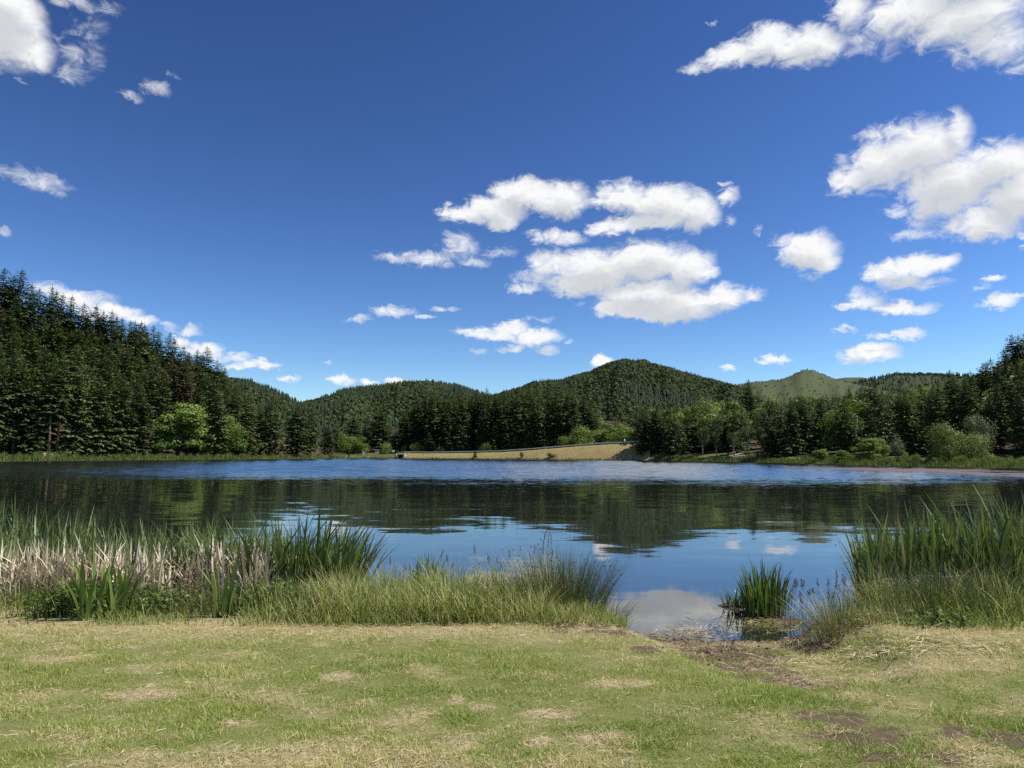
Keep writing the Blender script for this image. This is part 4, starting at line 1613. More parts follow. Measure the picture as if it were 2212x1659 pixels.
# people on the dam road
def person(px, height, label, top, legs, skin, hair, rot):
    s, y, z = dam_line(px)
    y += 1.6
    x = (px - 512) / FAR * y
    k = height / 1.75
    J = {'pel': (0, 0, .95, .15), 'sp': (0, .01, 1.15, .14), 'ch': (0, 0, 1.38, .165), 'nk': (0, 0, 1.52, .06), 'hd': (0, -.01, 1.60, .085), 'hd2': (0, -.01, 1.68, .09), 'tp': (0, 0, 1.74, .06),
         'hl': (-.1, 0, .90, .10), 'kl': (-.12, -.05, .50, .07), 'al': (-.12, .03, .08, .045), 'fl': (-.13, -.12, .03, .04),
         'hr': (.1, 0, .90, .10), 'kr': (.12, .06, .50, .07), 'ar': (.12, .14, .08, .045), 'fr': (.13, -.01, .03, .04),
         'sl': (-.19, 0, 1.42, .065), 'el': (-.27, .04, 1.13, .045), 'wl': (-.26, -.08, .90, .032), 'gl': (-.25, -.12, .80, .035),
         'sr': (.19, 0, 1.42, .065), 'er': (.27, .03, 1.13, .045), 'wr': (.27, -.08, .90, .032), 'gr': (.26, -.13, .80, .035)}
    E = [('pel', 'sp'), ('sp', 'ch'), ('ch', 'nk'), ('nk', 'hd'), ('hd', 'hd2'), ('hd2', 'tp'), ('pel', 'hl'), ('hl', 'kl'), ('kl', 'al'), ('al', 'fl'), ('pel', 'hr'), ('hr', 'kr'), ('kr', 'ar'), ('ar', 'fr'), ('ch', 'sl'), ('sl', 'el'), ('el', 'wl'), ('wl', 'gl'), ('ch', 'sr'), ('sr', 'er'), ('er', 'wr'), ('wr', 'gr')]
    ks = list(J)
    me = bpy.data.meshes.new('person_body')
    me.from_pydata([tuple(c * k for c in J[q][:3]) for q in ks], [(ks.index(a), ks.index(b)) for a, b in E], [])
    tmp = bpy.data.objects.new('tmp_person', me)
    COL.objects.link(tmp)
    tmp.modifiers.new('skin', 'SKIN')
    sv = me.skin_vertices[0].data
    for i, q in enumerate(ks):
        sv[i].radius = (J[q][3] * k, J[q][3] * k)
        sv[i].use_root = (q == 'pel')
    sub = tmp.modifiers.new('sub', 'SUBSURF')
    sub.levels = sub.render_levels = 1
    dg = bpy.context.evaluated_depsgraph_get()
    body = bpy.data.meshes.new_from_object(tmp.evaluated_get(dg))
    bpy.data.objects.remove(tmp)
    for mt in (skin, top, legs, hair):
        body.materials.append(mt)
    for p in body.polygons:
        c = p.center
        zz = c.z / k
        p.use_smooth = True
        p.material_index = 3 if zz > 1.69 or (zz > 1.58 and c.y > .03) else 0 if zz > 1.5 or (abs(c.x) > .2 * k and zz < 1.0) else 1 if zz > .93 else 2
    o = link('person', body, None, label, 'person', loc=(x, y, z + .03), rotz=rot)
    return o


SKIN = plain('skin', (.5, .33, .25), .6, .3, .05)
person(624.8, 1.8, 'person in a white top and pale trousers walking on the dam road', MT['white_paint'], plain('pale_trousers', (.5, .48, .44), .8, .2, .1), SKIN, plain('dark_hair', (.05, .04, .03), .6, .3, .1), .6)
person(627.0, 1.25, 'child in dark clothes beside the person in white on the dam', plain('navy_top', (.05, .055, .08), .8, .2, .1), plain('grey_trousers', (.22, .22, .24), .8, .2, .1), SKIN, plain('brown_hair', (.09, .06, .04), .6, .3, .1), -.3)

# ------------------------------------------------------------------ near bank
LX = [-60, -8, -6, 0, .7, 1.15, 1.55, 2.2, 2.9, 3.25, 3.7, 4.4, 5.5, 60]
LY = [9.0, 9.0, 9.1, 9.2, 9.0, 8.45, 8.12, 8.02, 8.06, 8.3, 8.9, 9.3, 9.5, 9.5]


def near_shore(x):
    return np.interp(x, LX, LY)


def lawn_edge(x):
    """where the mown lawn stops"""
    return np.interp(x, [-60, -5, 0, 1.0, 1.6, 2.2, 3.0, 3.4, 4, 60], [7.15, 7.12, 7.12, 7.1, 7.5, 7.9, 7.9, 7.4, 6.95, 6.85]) + .10 * (fbm(np.asarray(x) * 1.7, 3.3, 2) - .5)


def lawn_z(x, y):
    ys = near_shore(x)
    cove = np.exp(-((np.asarray(x) - 2.3) / 1.15) ** 4)
    L_ = 1.15 + 1.9 * cove
    t = np.clip((ys - y) / L_, -2.2, 1)
    pw = 1.7 - .6 * cove
    z = np.where(t > 0, .38 * (1 - (1 - np.clip(t, 0, 1)) ** pw), .38 * t * .9)
    z = z + np.where(t > .6, (fbm(x * .8, y * .8, 3) - .5) * .05, 0)
    return z


def on_lawn(px, py):
    x, y = on_plane(px, py, .38)
    for _ in range(12):
        x, y = on_plane(px, py, float(lawn_z(np.array(x), np.array(y))) * .5 + .5 * .0 + .5 * float(lawn_z(np.array(x), np.array(y))))
    return x, y


SOIL = []
for (x, y, rx, ry, wt) in ((1565, 1412, 120, 22, 1), (1500, 1395, 60, 16, 1), (1700, 1380, 140, 12, 1), (1760, 1400, 90, 14, 1), (1395, 1400, 26, 9, .9), (1800, 1552, 90, 15, .8), (1850, 1590, 120, 22, .76), (1960, 1640, 130, 16, .7), (2120, 1590, 100, 18, .72), (1700, 1470, 90, 18, .74), (1350, 1362, 60, 9, .9), (2190, 1610, 60, 20, .74), (1620, 1440, 70, 16, .9), (1480, 1378, 140, 9, 1), (1640, 1372, 60, 8, 1)):
    k = 1024 / 2212
    a = on_lawn(x * k, y * k)
    b = on_lawn((x + rx) * k, y * k)
    c = on_lawn(x * k, (y + ry) * k)
    SOIL.append((a[0], a[1], abs(b[0] - a[0]) * 1.1, abs(c[1] - a[1]) * 1.15, wt))
BARE = []
for (x, y, rx, ry) in ((720, 1461, 34, 8), (1042, 1530, 34, 10), (985, 1510, 16, 7), (1160, 1603, 40, 12), (1180, 1540, 60, 10), (690, 1395, 26, 4), (1010, 1612, 20, 9), (1270, 1590, 70, 16), (520, 1560, 50, 8), (300, 1500, 90, 10), (1330, 1480, 80, 10)):
    k = 1024 / 2212
    a = on_plane(x * k, y * k, .38)
    b = on_plane((x + rx) * k, y * k, .38)
    c = on_plane(x * k, (y + ry) * k, .38)
    BARE.append((a[0], a[1], abs(b[0] - a[0]), abs(c[1] - a[1])))


def ell(items, x, y):
    r = np.zeros(np.shape(x))
    wob = (fbm(x * 6, y * 6, 4, .65) - .5) * 2.6
    for it in items:
        cx, cyy, rx, ry = it[:4]
        q = ((x - cx) / rx) ** 2 + ((y - cyy) / ry) ** 2
        r = np.maximum(r, np.clip(1.3 - q + wob, 0, 1) * (it[4] if len(it) > 4 else 1))
    return r


def soil_at(x, y):
    s = ell(SOIL, x, y) * np.clip(3.4 * fbm(x * 9 + 2, y * 9, 4, .6) - .75, 0, 1)
    return np.clip(s + np.clip((y - near_shore(x) + .28) / .25, 0, 1), 0, 1)


def dry_at(x, y):
    e = lawn_edge(x) - y
    band = np.clip(1.15 - e / .75, 0, 1) * .85
    n = fbm(x * .6 + 3, y * 1.5 + 1, 4, .6)
    n2 = fbm(x * 3.1, y * 5.2 + 9, 4, .6)
    right = np.clip((x - 2.4) / 2.2, 0, 1) * .34 + .5 * np.exp(-((x - (2.6 + (6.6 - y) * -.05)) / .55) ** 2) * np.clip((6.8 - y) / 1.0, 0, 1) * np.clip(y - 3.5, 0, 1)
    d = np.clip((n - .45) * 2.6 + (n2 - .5) * 2.4 + right, 0, 1) * .8
    return np.clip(np.maximum(d, band * (.55 + .9 * n2)) + .9 * ell(BARE, x, y), 0, 1)


def lawn_height(x, y):
    s = soil_at(x, y)
    return lawn_z(x, y) + s * (fbm(x * 14, y * 14, 3) - .55) * .05


def build_lawn():
    xs = np.concatenate([np.linspace(-60, -9, 18)[:-1], np.arange(-9, 9.01, .05), np.linspace(9, 60, 18)[1:]])
    ys = np.concatenate([np.linspace(-40, 2.5, 14)[:-1], np.arange(2.5, 11.0, .05)])
    X, Y = np.meshgrid(xs, ys, indexing='ij')
    Z = lawn_height(X, Y)
    V = np.stack([X, Y, Z], -1).reshape(-1, 3)
    nx, ny = len(xs), len(ys)
    i, j = np.meshgrid(np.arange(nx - 1), np.arange(ny - 1), indexing='ij')
    a = (i * ny + j).ravel()
    faces = np.stack([a, a + ny, a + ny + 1, a + 1], 1)
    me = npmesh('lawn', V, faces, [MT['lawn']], smooth=True, attrs={'soil': soil_at(X, Y).ravel(), 'dry': dry_at(X, Y).ravel()})
    link('lawn', me, kind='structure', label='mown lawn with dry patches and churned mud at the water')


build_lawn()


def scatter_lawn(n, fr=.82):
    """points weighted to the part of the lawn in view"""
    n1 = int(n * fr)
    u = R.random(n1)
    y = 3.7 + (8.0 - 3.7) * u ** 1.15
    x = R.uniform(-1, 1, n1) * (y * .72 + .25)
    x2, y2 = R.uniform(-9, 9, n - n1), R.uniform(2.6, 8.0, n - n1)
    x, y = np.concatenate([x, x2]), np.concatenate([y, y2])
    ok = (y < lawn_edge(x) + .12) & (y < near_shore(x) - .1)
    return x[ok], y[ok]


def lawn_grass():
    x, y = scatter_lawn(360000)
    s = soil_at(x, y)
    dry = dry_at(x, y)
    bare = ell(BARE, x, y)
    keep = R.random(len(x)) > np.clip(s * 1.2, 0, .88)
    keep &= R.random(len(x)) > bare * .8
    keep &= fbm(x * 3, y * 3, 3) + R.uniform(-.25, .25, len(x)) > .30
    x, y, dry = x[keep], y[keep], dry[keep]
    n = len(x)
    tuft = fbm(x * 3.2 + 40, y * 4.2, 4, .65)
    h = R.uniform(.012, .050, n) * (.22 + 3.0 * np.clip(tuft - .25, 0, 1) ** 1.3)
    w = R.uniform(.0026, .0055, n)
    isdry = R.random(n) < dry * .78 + .09
    tint = np.where(isdry, R.uniform(.6, 1.0, n), np.clip(R.normal(.24, .17, n) + .7 * (fbm(x * .9, y * .9 + 7, 3) - .5), 0, .62))
    V, Fc, T = blades(np.stack([x, y, lawn_height(x, y) - .003], 1), h, w, R.uniform(.2, 1.3, n), tint, R, 1)
    link('grass', npmesh('grass', V, Fc, [MT['grass']], tint=T), kind='stuff', label='short mown grass of the lawn, green and straw coloured', cat='grass')
    # clippings lying on the lawn
    x, y = scatter_lawn(120000)
    dry = dry_at(x, y)
    keep = R.random(len(x)) < np.clip(dry, .08, 1) ** 1.3
    x, y = x[keep], y[keep]
    n = len(x)
    az = R.uniform(0, 6.283, n)
    l = R.uniform(.02, .075, n)
    z = lawn_height(x, y) + R.uniform(.006, .028, n)
    d = np.stack([np.cos(az), np.sin(az), R.normal(0, .18, n)], 1)
    p = np.stack([-np.sin(az), np.cos(az), R.normal(0, .5, n)], 1)
    P = np.stack([x, y, z], 1)
    w = R.uniform(.0015, .0035, n)[:, None]
    A, B = P - d * l[:, None] * .5, P + d * l[:, None] * .5
    V = np.stack([A - p * w * .5, A + p * w * .5, B + p * w * .3, B - p * w * .3], 1).reshape(-1, 3)
    link('grass_clippings', npmesh('grass_clippings', V, np.arange(4 * n).reshape(-1, 4), [MT['straw']], tint=np.repeat(np.clip(R.normal(.55, .25, n), 0, 1), 4)), kind='stuff', label='dry grass clippings strewn over the lawn', cat='clippings')


lawn_grass()


# mud clods at the cove
def clods():
    V, faces = [], []
    n = 2200
    k = 0
    while k < n:
        q = random.choice(SOIL)
        if q[4] < .95 or random.random() > q[4] ** 3:
            continue
        x, y = random.gauss(q[0], q[2] * .6), random.gauss(q[1], q[3] * .6)
        if y > near_shore(x) + .25:
            continue
        k += 1
        s = random.uniform(.003, .012) * (1.9 if random.random() < .1 else 1)
        z = float(lawn_height(np.array(x), np.array(y)))
        b = len(V)
        for (dx, dy, dz) in ((1, 0, 0), (-1, 0, 0), (0, 1, 0), (0, -1, 0), (0, 0, 1), (0, 0, -1)):
            V.append((x + s * dx * random.uniform(.6, 1.4), y + s * dy * random.uniform(.6, 1.4), z + s * .7 * dz * random.uniform(.6, 1.3) + .3 * s))
        for t3 in ((0, 2, 4), (2, 1, 4), (1, 3, 4), (3, 0, 4), (2, 0, 5), (1, 2, 5), (3, 1, 5), (0, 3, 5)):
            faces.append(tuple(b + i for i in t3))
    link('mud_clods', npmesh('mud_clods', V, np.array(faces), [MT['mud']]), kind='stuff', label='dark crumbled mud on the trampled lawn beside the cove', cat='mud')


clods()


# ---- tall grass strip
def tall_grass():
    Ps, hs, ws, ls, ts = [], [], [], [], []

    def band(n, x0, x1, f0, f1, hfun, tm, tsd, wmin=.005, wmax=.011):
        x = R.uniform(x0, x1, n)
        e, s_ = lawn_edge(x), near_shore(x)
        y = e + (s_ - e) * R.uniform(f0, f1, n)
        gap = np.zeros(n, bool)
        for a_, b_ in ((-5.3, -4.15), (-3.15, -2.85)):
            gap |= (x > a_) & (x < b_) & (R.random(n) < .8)
        x, y = x[~gap], y[~gap]
        n = len(x)
        Ps.append(np.stack([x, y, lawn_z(x, y) - .02], 1))
        hs.append(hfun(x, y) * R.uniform(.55, 1.1, n) * (.25 + 1.5 * fbm(x * 2.2, y * 2.2, 3)))
        ws.append(R.uniform(wmin, wmax, n))
        ls.append(R.uniform(.08, 1.0, n))
        ts.append(np.clip(R.normal(tm, tsd, n) + .5 * (fbm(x * 1.1 + 5, y, 3) - .5), 0, 1))
    # front fringe all along
    band(3600, -9, -2.6, 0, .25, lambda x, y: np.full(len(x), .17), .42, .25)
    band(4600, -2.7, 1.15, 0, .35, lambda x, y: np.full(len(x), .20), .5, .25)
    band(4300, 3.45, 9, 0, .35, lambda x, y: np.full(len(x), .17), .4, .22)
    # tall green strip
    band(6200, -2.5, .35, .05, .95, lambda x, y: np.interp(x, [-3, -2, -1, 0, .6, 1], [.40, .44, .42, .40, .34, .2]), .66, .25)
    band(2600, -9, -2.5, .15, .7, lambda x, y: np.full(len(x), .34), .42, .3)
    band(1100, -9, .6, .1, .9, lambda x, y: np.full(len(x), .58), .92, .1, .0025, .004)
    band(600, 3.6, 9, .1, .9, lambda x, y: np.full(len(x), .58), .92, .1, .0025, .004)
    band(900, -2.5, .35, .05, .6, lambda x, y: np.full(len(x), .36), .12, .1, .007, .013)
    band(3400, 3.5, 9, .05, .9, lambda x, y: np.interp(x, [3.4, 3.9, 5, 9], [.18, .34, .40, .40]), .42, .27)
    P = np.concatenate(Ps)
    V, Fc, T = blades(P, np.concatenate(hs), np.concatenate(ws), np.concatenate(ls), np.concatenate(ts), R, 3, .5)
    link('tall_grass', npmesh('tall_grass', V, Fc, [MT['tall_grass']], tint=T), kind='stuff', label='uncut tall grass between the lawn and the water', cat='tall grass')


tall_grass()


# ---- leaf library for near plants
def leaf_mesh(name, L, w, lean, seed, mat, seg=7, twist=.5, tint=.5, fold=False):
    rng = random.Random(seed)
    V, faces, T = [], [], []
    az = rng.uniform(-.4, .4)
    for k in range(seg + 1):
        t = k / seg
        bend = lean * (t * .25 + t ** 2.4 * .75)
        x = L * bend
        z = L * (t - .35 * lean * lean * t ** 3)
        ww = w * (.75 + .25 * min(1, t * 3)) * (1 - t ** 3.2) + .0006
        q = az + twist * t
        dx, dy = -math.sin(q) * .5 * ww, math.cos(q) * .5 * ww
        V += [(x - dx, -dy, z), (x + dx * .1 + .12 * ww, 0, z), (x + dx, dy, z)]
        T += [min(1, max(0, tint + rng.uniform(-.05, .05) + (.35 if t > .93 and rng.random() < .4 else 0)))] * 3
    for k in range(seg):
        b = 3 * k
        faces += [(b, b + 1, b + 4, b + 3), (b + 1, b + 2, b + 5, b + 4)]
    return npmesh(name, V, np.array(faces), [mat], tint=T, smooth=True)


def clump(name, label, cat, pts, hfun, width, mat, n_parts, n_rest, lean=(.05, .5), tint=(.45, .2), group=None, outward=None, dead=None, seg=7, seeds=1, part_name='leaf'):
    """pts(n) gives feet; n_parts single leaves as parts, the rest joined into one part"""
    root = thing(name, label, cat, (0, 0, 0), group=group)
    P = pts(n_parts)
    c = P.mean(0)
    root.location = (float(c[0]), float(c[1]), float(P[:, 2].min()))
    org = np.array(root.location)
    lib = [leaf_mesh('leaf', 1.0, width, random.uniform(*lean), seeds * 50 + k, mat, seg, random.uniform(-1.2, 1.2), min(1, max(0, random.gauss(*tint)))) for k in range(14)]
    for p in P:
        h = float(hfun(p)) * random.uniform(.75, 1.12)
        if outward is not None:
            az = math.atan2(p[1] - c[1], p[0] - c[0]) + random.gauss(0, outward)
        else:
            az = random.uniform(0, 6.283)
        o = link(part_name, random.choice(lib), root, loc=tuple(p - org), rotz=az, scale=(h, random.uniform(.75, 1.3), h))
    if n_rest:
        Q = pts(n_rest)
        n = len(Q)
        h = np.array([hfun(p) for p in Q]) * R.uniform(.55, 1.1, n)
        az = R.uniform(0, 6.283, n) if outward is None else np.arctan2(Q[:, 1] - c[1], Q[:, 0] - c[0]) + R.normal(0, outward, n)
        V, Fc, T = blades(Q - org, h, R.uniform(.6, 1.1, n) * width, R.uniform(lean[0], lean[1], n), np.clip(R.normal(tint[0], tint[1], n), 0, 1), R, 5, .6, az, pw=3.0)
        link('leaves', npmesh('leaves', V, Fc, [mat], tint=T), root, kind='stuff')
    if dead:
        nd, hd, dpts = dead
        Q = dpts(nd)
        nd = len(Q)
        h = R.uniform(.35, 1.15, nd) * hd
        V, Fc, T = blades(Q - org, h, R.uniform(.010, .030, nd), R.uniform(0, .9, nd) ** 1.5, np.clip(R.normal(.75, .25, nd), 0, 1), R, 4, .4, wtip=.75, pw=3)
        link('dead_stalks', npmesh('dead_stalks', V, Fc, [MT['dead']], tint=T), root, kind='stuff')
    return root


def area(x0, x1, y0, y1, slant=None):
    def f(n):
        x = R.uniform(x0, x1, n)
        y = R.uniform(y0, y1, n)
        if slant:      # the bed's edge runs out into the lake at an angle
            x = np.maximum(x, slant * y) + np.where(x < slant * y, R.uniform(0, 1.2, n), 0)
        z = np.maximum(lawn_z(x, y), -.12)
        return np.stack([x, y, z], 1)
    return f


def disc(cx, cy_, r, z=None):
    def f(n):
        q = R.uniform(0, 6.283, n)
        rr = r * np.sqrt(R.random(n))
        x, y = cx + rr * np.cos(q), cy_ + rr * np.sin(q)
        zz = np.maximum(lawn_z(x, y), -.12) if z is None else np.full(n, z)
        return np.stack([x, y, zz], 1)
    return f


def hx(xs, hs):
    return lambda p: np.interp(p[0], xs, hs) + (fbm(p[0] * 1.3, p[1] * 1.3, 2) - .5) * .25


def dead_area(n):
    x, y = R.uniform(-9.0, -2.6, n * 4), R.uniform(8.3, 9.3, n * 4)
    ok = fbm(x * 1.3 + 3, y * 1.6, 3, .6) + R.uniform(-.06, .06, n * 4) > np.interp(x, [-9, -4.2, -3.2, -2.6], [.38, .38, .46, .60])
    x, y = x[ok][:n], y[ok][:n]
    return np.stack([x, y, np.maximum(lawn_z(x, y), -.12)], 1)


# big cattail bed on the left
clump('cattail_bed', 'wide bed of cattails with pale broken stalks along the near bank', 'cattails', area(-9.0, -3.0, 8.6, 11.1),
      hx([-9, -7.4, -6.4, -6, -5, -3.6, -2.8], [1.55, 1.5, 1.35, 1.15, 1.15, 1.2, 1.05]), .034, MT['cattail'], 290, 3100, (.05, .5), (.5, .24),
      dead=(5600, .74, dead_area), seeds=1)
# greener, darker stand at its end
clump('cattail_stand', 'dense dark green cattail stand jutting into the water beside the tall grass', 'cattails', area(-3.6, -1.95, 8.5, 9.9),
      hx([-3.6, -2.9, -2.2, -1.9], [1.0, 1.1, 1.15, 1.0]), .034, MT['cattail'], 290, 620, (.08, .55), (.36, .2), outward=.9, seeds=2)
# right-hand stand
clump('cattail_bed', 'tall cattail bed at the water to the side of the cove', 'cattails', area(4.2, 9.0, 8.5, 10.6, slant=.478),
      hx([4.4, 5, 6, 7, 9], [1.05, 1.12, 1.2, 1.22, 1.25]), .036, MT['cattail'], 290, 2300, (.04, .36), (.36, .24), seeds=3)


def iris(px, py, z0, r, h, n, rest, label, width=.026, tint=(.45, .2), lean=(.05, .55), outward=.5, seeds=5, name='iris_clump'):
    x, y = on_plane(px, py, z0)
    return clump(name, label, 'iris', disc(x, y, r, z0 if z0 <= .05 else None), lambda p: h * (1.08 - .5 * ((p[0] - x) ** 2 + (p[1] - y) ** 2) / r ** 2), width, MT['iris'], n, rest, lean, tint, outward=outward, seeds=seeds)


iris(767, 612, 0.03, .30, .66, 120, 60, 'upright iris clump standing in the shallow water of the cove', .024, (.5, .22), (.0, .42), .5, 6)
iris(738, 606, 0.03, .20, .34, 30, 30, 'low iris leaves spreading over the mud beside the upright clump', .02, (.3, .2), (.3, 1.0), .6, 7)
iris(428, 590, 0.0, .24, .58, 60, 60, 'small dark iris clump at the water behind the tall grass', .016, (.3, .2), (.02, .5), .6, 8)
iris(497, 592, .05, .11, .52, 14, 0, 'tiny tuft of iris blades behind the tall grass near the rushes', .018, (.35, .2), (.0, .25), .6, 9)
iris(96, 622, .33, .22, .78, 24, 0, 'broad-bladed iris fan at the lawn edge in front of the cattail bed', .042, (.62, .15), (.05, .6), .5, 10)
iris(122, 622, .33, .12, .72, 14, 0, 'second iris fan close beside the first at the lawn edge', .042, (.55, .15), (.05, .5), .5, 11)
iris(222, 621, .33, .1, .68, 11, 0, 'pale green iris fan alone at the lawn edge near the dark stand', .044, (.75, .12), (.05, .5), .5, 12)


# rush tufts: hundreds of thin stems
def rush(px, py, r, h, n, label, z0=.2, tint=.5, lean=.55, heads=True):
    x, y = on_plane(px, py, z0)
    root = thing('rush_tuft', label, 'rushes', (x, y, z0 - .05))
    q = R.uniform(0, 6.283, n)
    rr = r * np.sqrt(R.random(n))
    P = np.stack([rr * np.cos(q), rr * .75 * np.sin(q), np.zeros(n)], 1)
    ln = np.clip(rr / r * lean + R.normal(0, .1, n), .02, 1.2)
    hh = h * R.uniform(.55, 1.08, n)
    V, Fc, T = blades(P, hh, R.uniform(.0032, .0058, n), ln, np.clip(R.normal(tint, .22, n), 0, 1), R, 4, .5, q + R.normal(0, .35, n), .5)
    link('stems', npmesh('stems', V, Fc, [MT['rush']], tint=T), root, kind='stuff')
    if heads:
        mb = MB()
        tips = V.reshape(n, -1, 3)
        for i in range(0, n, 9):
            a = tips[i, random.choice((4, 6, 6, 8))]
            b = a + np.array([random.gauss(0, .008), random.gauss(0, .008), .02])
            mb.tube([tuple(a), tuple((a + b) / 2), tuple(b)], [.003, .008, .003], 4)
        hm = mb.mesh('seed_heads', MT['seed'])
        link('seed_heads', hm, root, kind='stuff')
    return root


rush(560, 622, .46, .92, 1700, 'big fan-shaped rush tuft at the end of the tall grass by the cove')
rush(600, 628, .26, .46, 420, 'low green rush tuft at the corner of the cove', .15, .35, .9, False)
rush(842, 634, .34, .56, 520, 'pale arching rush tuft bent over the mud of the cove', .2, .75, 1.0, False)
rush(925, 622, .5, .72, 900, 'dark rush tuft in front of the right cattail bed', .25, .3, .5)
rush(985, 626, .5, .66, 800, 'second rush tuft nearer the picture edge before the right cattails', .25, .35, .6)
rush(205, 618, .5, 0.45, 900, 'rush tuft at the lawn edge behind the pale iris fan', .28, .5, .7)
rush(150, 615, .45, 0.43, 700, 'rush tuft at the lawn edge between the iris fans and the herbs', .28, .4, .7)
rush(330, 616, .4, .50, 600, 'rush tuft at the lawn edge where the dark stand ends', .28, .45, .8)
rush(250, 612, .5, 0.47, 700, 'dark rush tuft under the dark cattail stand', .28, .25, .6)
rush(25, 612, .5, 0.48, 700, 'rush tuft at the lawn edge near the nettles', .28, .6, .6)
rush(285, 616, .4, .52, 500, 'rush tuft mixed with herbs below the dark stand', .28, .5, .7)
rush(880, 600, .3, .8, 400, 'thin rushes between the seed-head grasses and the right cattails', .05, .35, .5)


# nettles and herbs
def herbs(px, py, wx, wy, h, n, label, mat='herb', leaf=.045, tint=.5):
    x, y = on_plane(px, py, .34)
    y += wy
    root = thing('nettle_patch', label, 'herbs', (x, y, .3))
    st = MB()
    C, Nm = [], []
    for k in range(n):
        a, b = random.gauss(0, wx * .45), random.uniform(-1, 1) * wy
        hh = h * random.uniform(.5, 1.05) * (1 - .4 * min(1, abs(a) / wx) ** 2)
        lx, ly = random.gauss(0, .06), random.gauss(0, .06)
        st.tube([(a, b, -.1), (a + lx, b + ly, hh)], [.004, .002], 3)
        m_ = int(hh / .03)
        for j in range(m_):
            t = (j + 1) / m_
            q = random.uniform(0, 6.283)
            r_ = random.uniform(.02, .065) * (1.2 - .6 * t)
            C.append((a + lx * t + r_ * math.cos(q), b + ly * t + r_ * math.sin(q), hh * t))
            Nm.append((math.cos(q) * .5, math.sin(q) * .5, 1))
    C, Nm = np.array(C), np.array(Nm) + R.normal(0, .35, (len(C), 3))
    n = len(C)
    Nm /= np.linalg.norm(Nm, axis=1, keepdims=True)
    t = np.cross(Nm, R.normal(size=(n, 3)))
    t /= np.linalg.norm(t, axis=1, keepdims=True)
    b = np.cross(Nm, t)
    s = (leaf * R.uniform(.6, 1.3, n))[:, None]
    V = np.stack([C - t * s * .6, C - b * s * .32, C + t * s * .6, C + b * s * .32], 1).reshape(-1, 3)
    link('leaves', npmesh('leaves', V, np.arange(4 * n).reshape(-1, 4), [MT[mat]], tint=np.repeat(np.clip(R.normal(tint, .2, n), 0, 1), 4)), root, kind='stuff')
    link('stems', st.mesh('stems', MT['rush']), root, kind='stuff')


herbs(62, 622, .62, .25, .40, 260, 'bushy green nettle patch in front of the cattail bed')
herbs(142, 619, .5, .25, .34, 160, 'darker leafy herbs behind the iris fans')
herbs(268, 619, .55, .3, .38, 200, 'low leafy herbs below the dark cattail stand', tint=.25)
herbs(180, 612, .35, .3, .38, 60, 'brownish herbs between the iris fans and the rush tuft', mat='seed', leaf=.03)
herbs(952, 632, .5, .2, .22, 120, 'low green herbs at the foot of the right rushes')


# purple seed-head grasses
def seed_grass(px, py, n, h, spread, label, z0=.05):
    x, y = on_plane(px, py, z0)
    root = thing('seed_grass', label, 'grass', (x, y, max(z0 - .1, -.1)))
    for k in range(n):
        a, b = random.gauss(0, spread), random.uniform(-.25, .25)
        hh = h * random.uniform(.6, 1.1)
        lx = random.gauss(.03, .1) * hh
        mb = MB()
        mb.tube([(a, b, 0), (a + lx * .4, b, hh * .6), (a + lx, b, hh)], [.0022, .0018, .0012], 3)
        s = part('stem', mb, MT['rush'], root)
        hd = MB()
        for j in range(16):
            t = .84 + .16 * j / 16
            q = random.uniform(0, 6.283)
            l = .022 * (1 - (j / 16) * .6)
            p0 = (a + lx * t, b, hh * t)
            p1 = (p0[0] + l * math.cos(q), b + l * math.sin(q), hh * t + l * 1.1)
            hd.tube([p0, p1], [.002, .0035], 3)
        part('seed_head', hd, MT['seed'], s)


seed_grass(470, 598, 16, .78, .55, 'purple-headed grasses rising behind the tall grass strip')
seed_grass(535, 596, 8, .95, .2, 'few tall purple seed heads beside the big rush tuft')
seed_grass(380, 600, 9, .62, .35, 'thin seed-head grasses at the end of the dark cattail stand')
seed_grass(822, 625, 26, .66, .32, 'purple-headed grasses on the cove side of the right cattails')
seed_grass(862, 615, 9, 1.05, .25, 'tallest thin seed heads before the right cattail bed')
seed_grass(930, 600, 7, 1.45, .7, 'few seed heads standing above the right cattail bed')


# mud island under the iris and debris in the cove
def mound(px, py, rx, ry, hz, label):
    x, y = on_plane(px, py, 0)
    V, faces = [(0, 0, hz)], []
    rings, seg = 7, 36
    for i in range(1, rings + 1):
        for k in range(seg):
            q = 6.283 * k / seg
            t = i / rings
            r = t * (1 + .35 * (fbm(math.cos(q) * 1.6 + px, math.sin(q) * 1.6, 3) - .5) * 2)
            V.append((rx * r * math.cos(q), ry * r * math.sin(q), hz * (1 - t ** 1.6) * (.6 + .8 * float(fbm(q * 3 + px, i * 1.7, 2))) - .07 * t))
    tri = [(0, 1 + k, 1 + (k + 1) % seg) for k in range(seg)]
    for i in range(rings - 1):
        for k in range(seg):
            k2 = (k + 1) % seg
            faces.append((1 + i * seg + k, 1 + (i + 1) * seg + k, 1 + (i + 1) * seg + k2, 1 + i * seg + k2))
    link('mud_bank', npmesh('mud_bank', V, [np.array(tri), np.array(faces)], [MT['mud']], smooth=True), None, label, 'mud', loc=(x, y, 0))


mound(762, 613, .48, .34, .07, 'low mud bank carrying the upright iris clump')
mound(733, 606, .36, .18, .06, 'small mud bank under the low iris leaves')
mound(790, 622, .40, .30, .045, 'wet mud bank between the iris clump and the bent rushes')


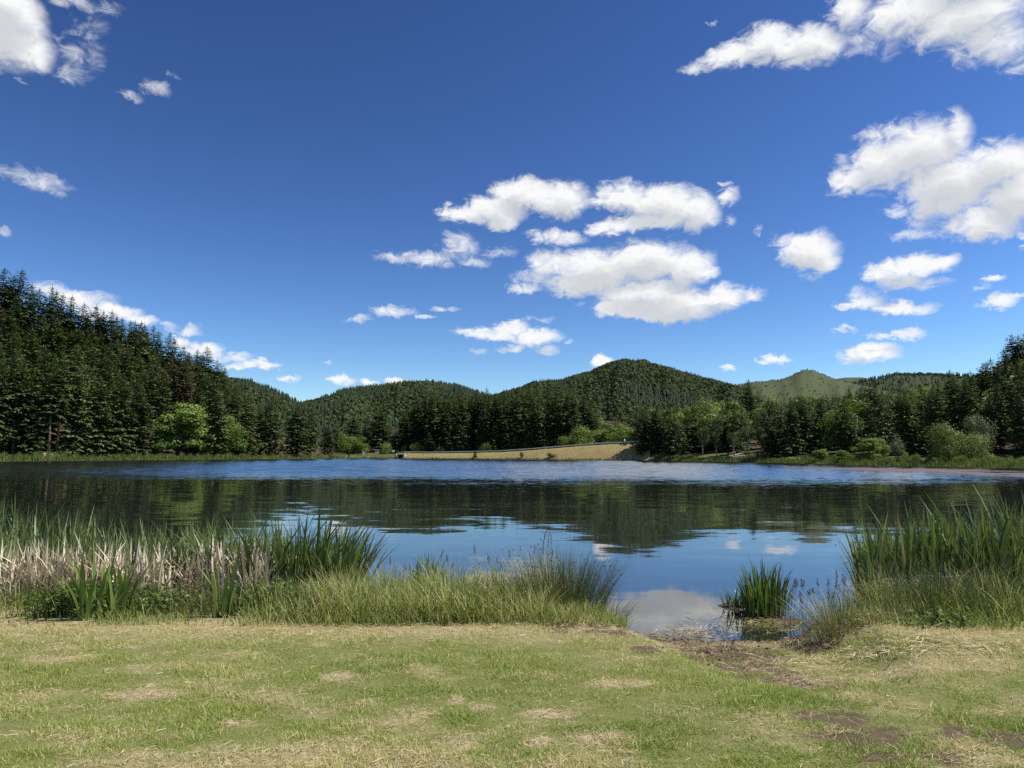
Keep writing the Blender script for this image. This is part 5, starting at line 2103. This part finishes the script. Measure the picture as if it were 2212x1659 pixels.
def debris(name, label, px, py, sx, sy, n, mat, lmin=.03, lmax=.16, z0=.004, hz=.02, tint=.55):
    x, y = on_plane(px, py, max(z0, 0))
    a, b = R.normal(0, sx, n), R.normal(0, sy, n)
    P = np.stack([x + a, y + b, np.zeros(n)], 1)
    P[:, 2] = np.maximum(lawn_height(P[:, 0], P[:, 1]), 0) + z0 + R.uniform(0, hz, n)
    az = R.uniform(0, 6.283, n)
    l = R.uniform(lmin, lmax, n)[:, None]
    d = np.stack([np.cos(az), np.sin(az), R.normal(0, .12, n)], 1)
    p = np.stack([-np.sin(az), np.cos(az), R.normal(0, .3, n)], 1)
    w = R.uniform(.003, .007, n)[:, None]
    A, B = P - d * l * .5, P + d * l * .5
    M_ = P + np.stack([R.normal(0, .01, n), R.normal(0, .01, n), R.uniform(0, .012, n)], 1)
    V = np.stack([A - p * w * .3, A + p * w * .3, M_ + p * w * .5, B, M_ - p * w * .5], 1).reshape(-1, 3)
    link(name, npmesh(name, V, np.arange(5 * n).reshape(-1, 5), [MT[mat]], tint=np.repeat(np.clip(R.normal(tint, .25, n), 0, 1), 5)), kind='stuff', label=label, cat='plant debris')


debris('floating_straw', 'pale straw floating at the edge of the cove', 695, 631, .22, .14, 240, 'dead')
debris('floating_stalks', 'broken green stalks floating beside the mud bank', 772, 624, .30, .20, 260, 'tall_grass')
debris('broken_stalks', 'dead brown stalks on the wet mud of the cove', 782, 625, .35, .22, 500, 'straw', tint=.2)
debris('waterline_litter', 'plant litter along the waterline of the cove', 660, 637, .45, .10, 420, 'straw', tint=.3)
debris('loose_straw', 'tuft of pale straw lying on the lawn beside the mud', 852, 652, .28, .10, 260, 'dead', .06, .22, .01, .05)
debris('loose_hay', 'raked hay lying on the dry part of the lawn', 915, 690, .60, .22, 700, 'straw', .06, .2, .01, .04, .75)
debris('straw_heap', 'heap of dead beige stalks before the right rushes', 905, 627, .30, .10, 700, 'dead', .12, .4, .02, .26, .25)
debris('iris_litter', 'yellowed leaves fallen around the iris clump', 755, 612, .32, .12, 160, 'tall_grass', .06, .25, .01, .06, .8)
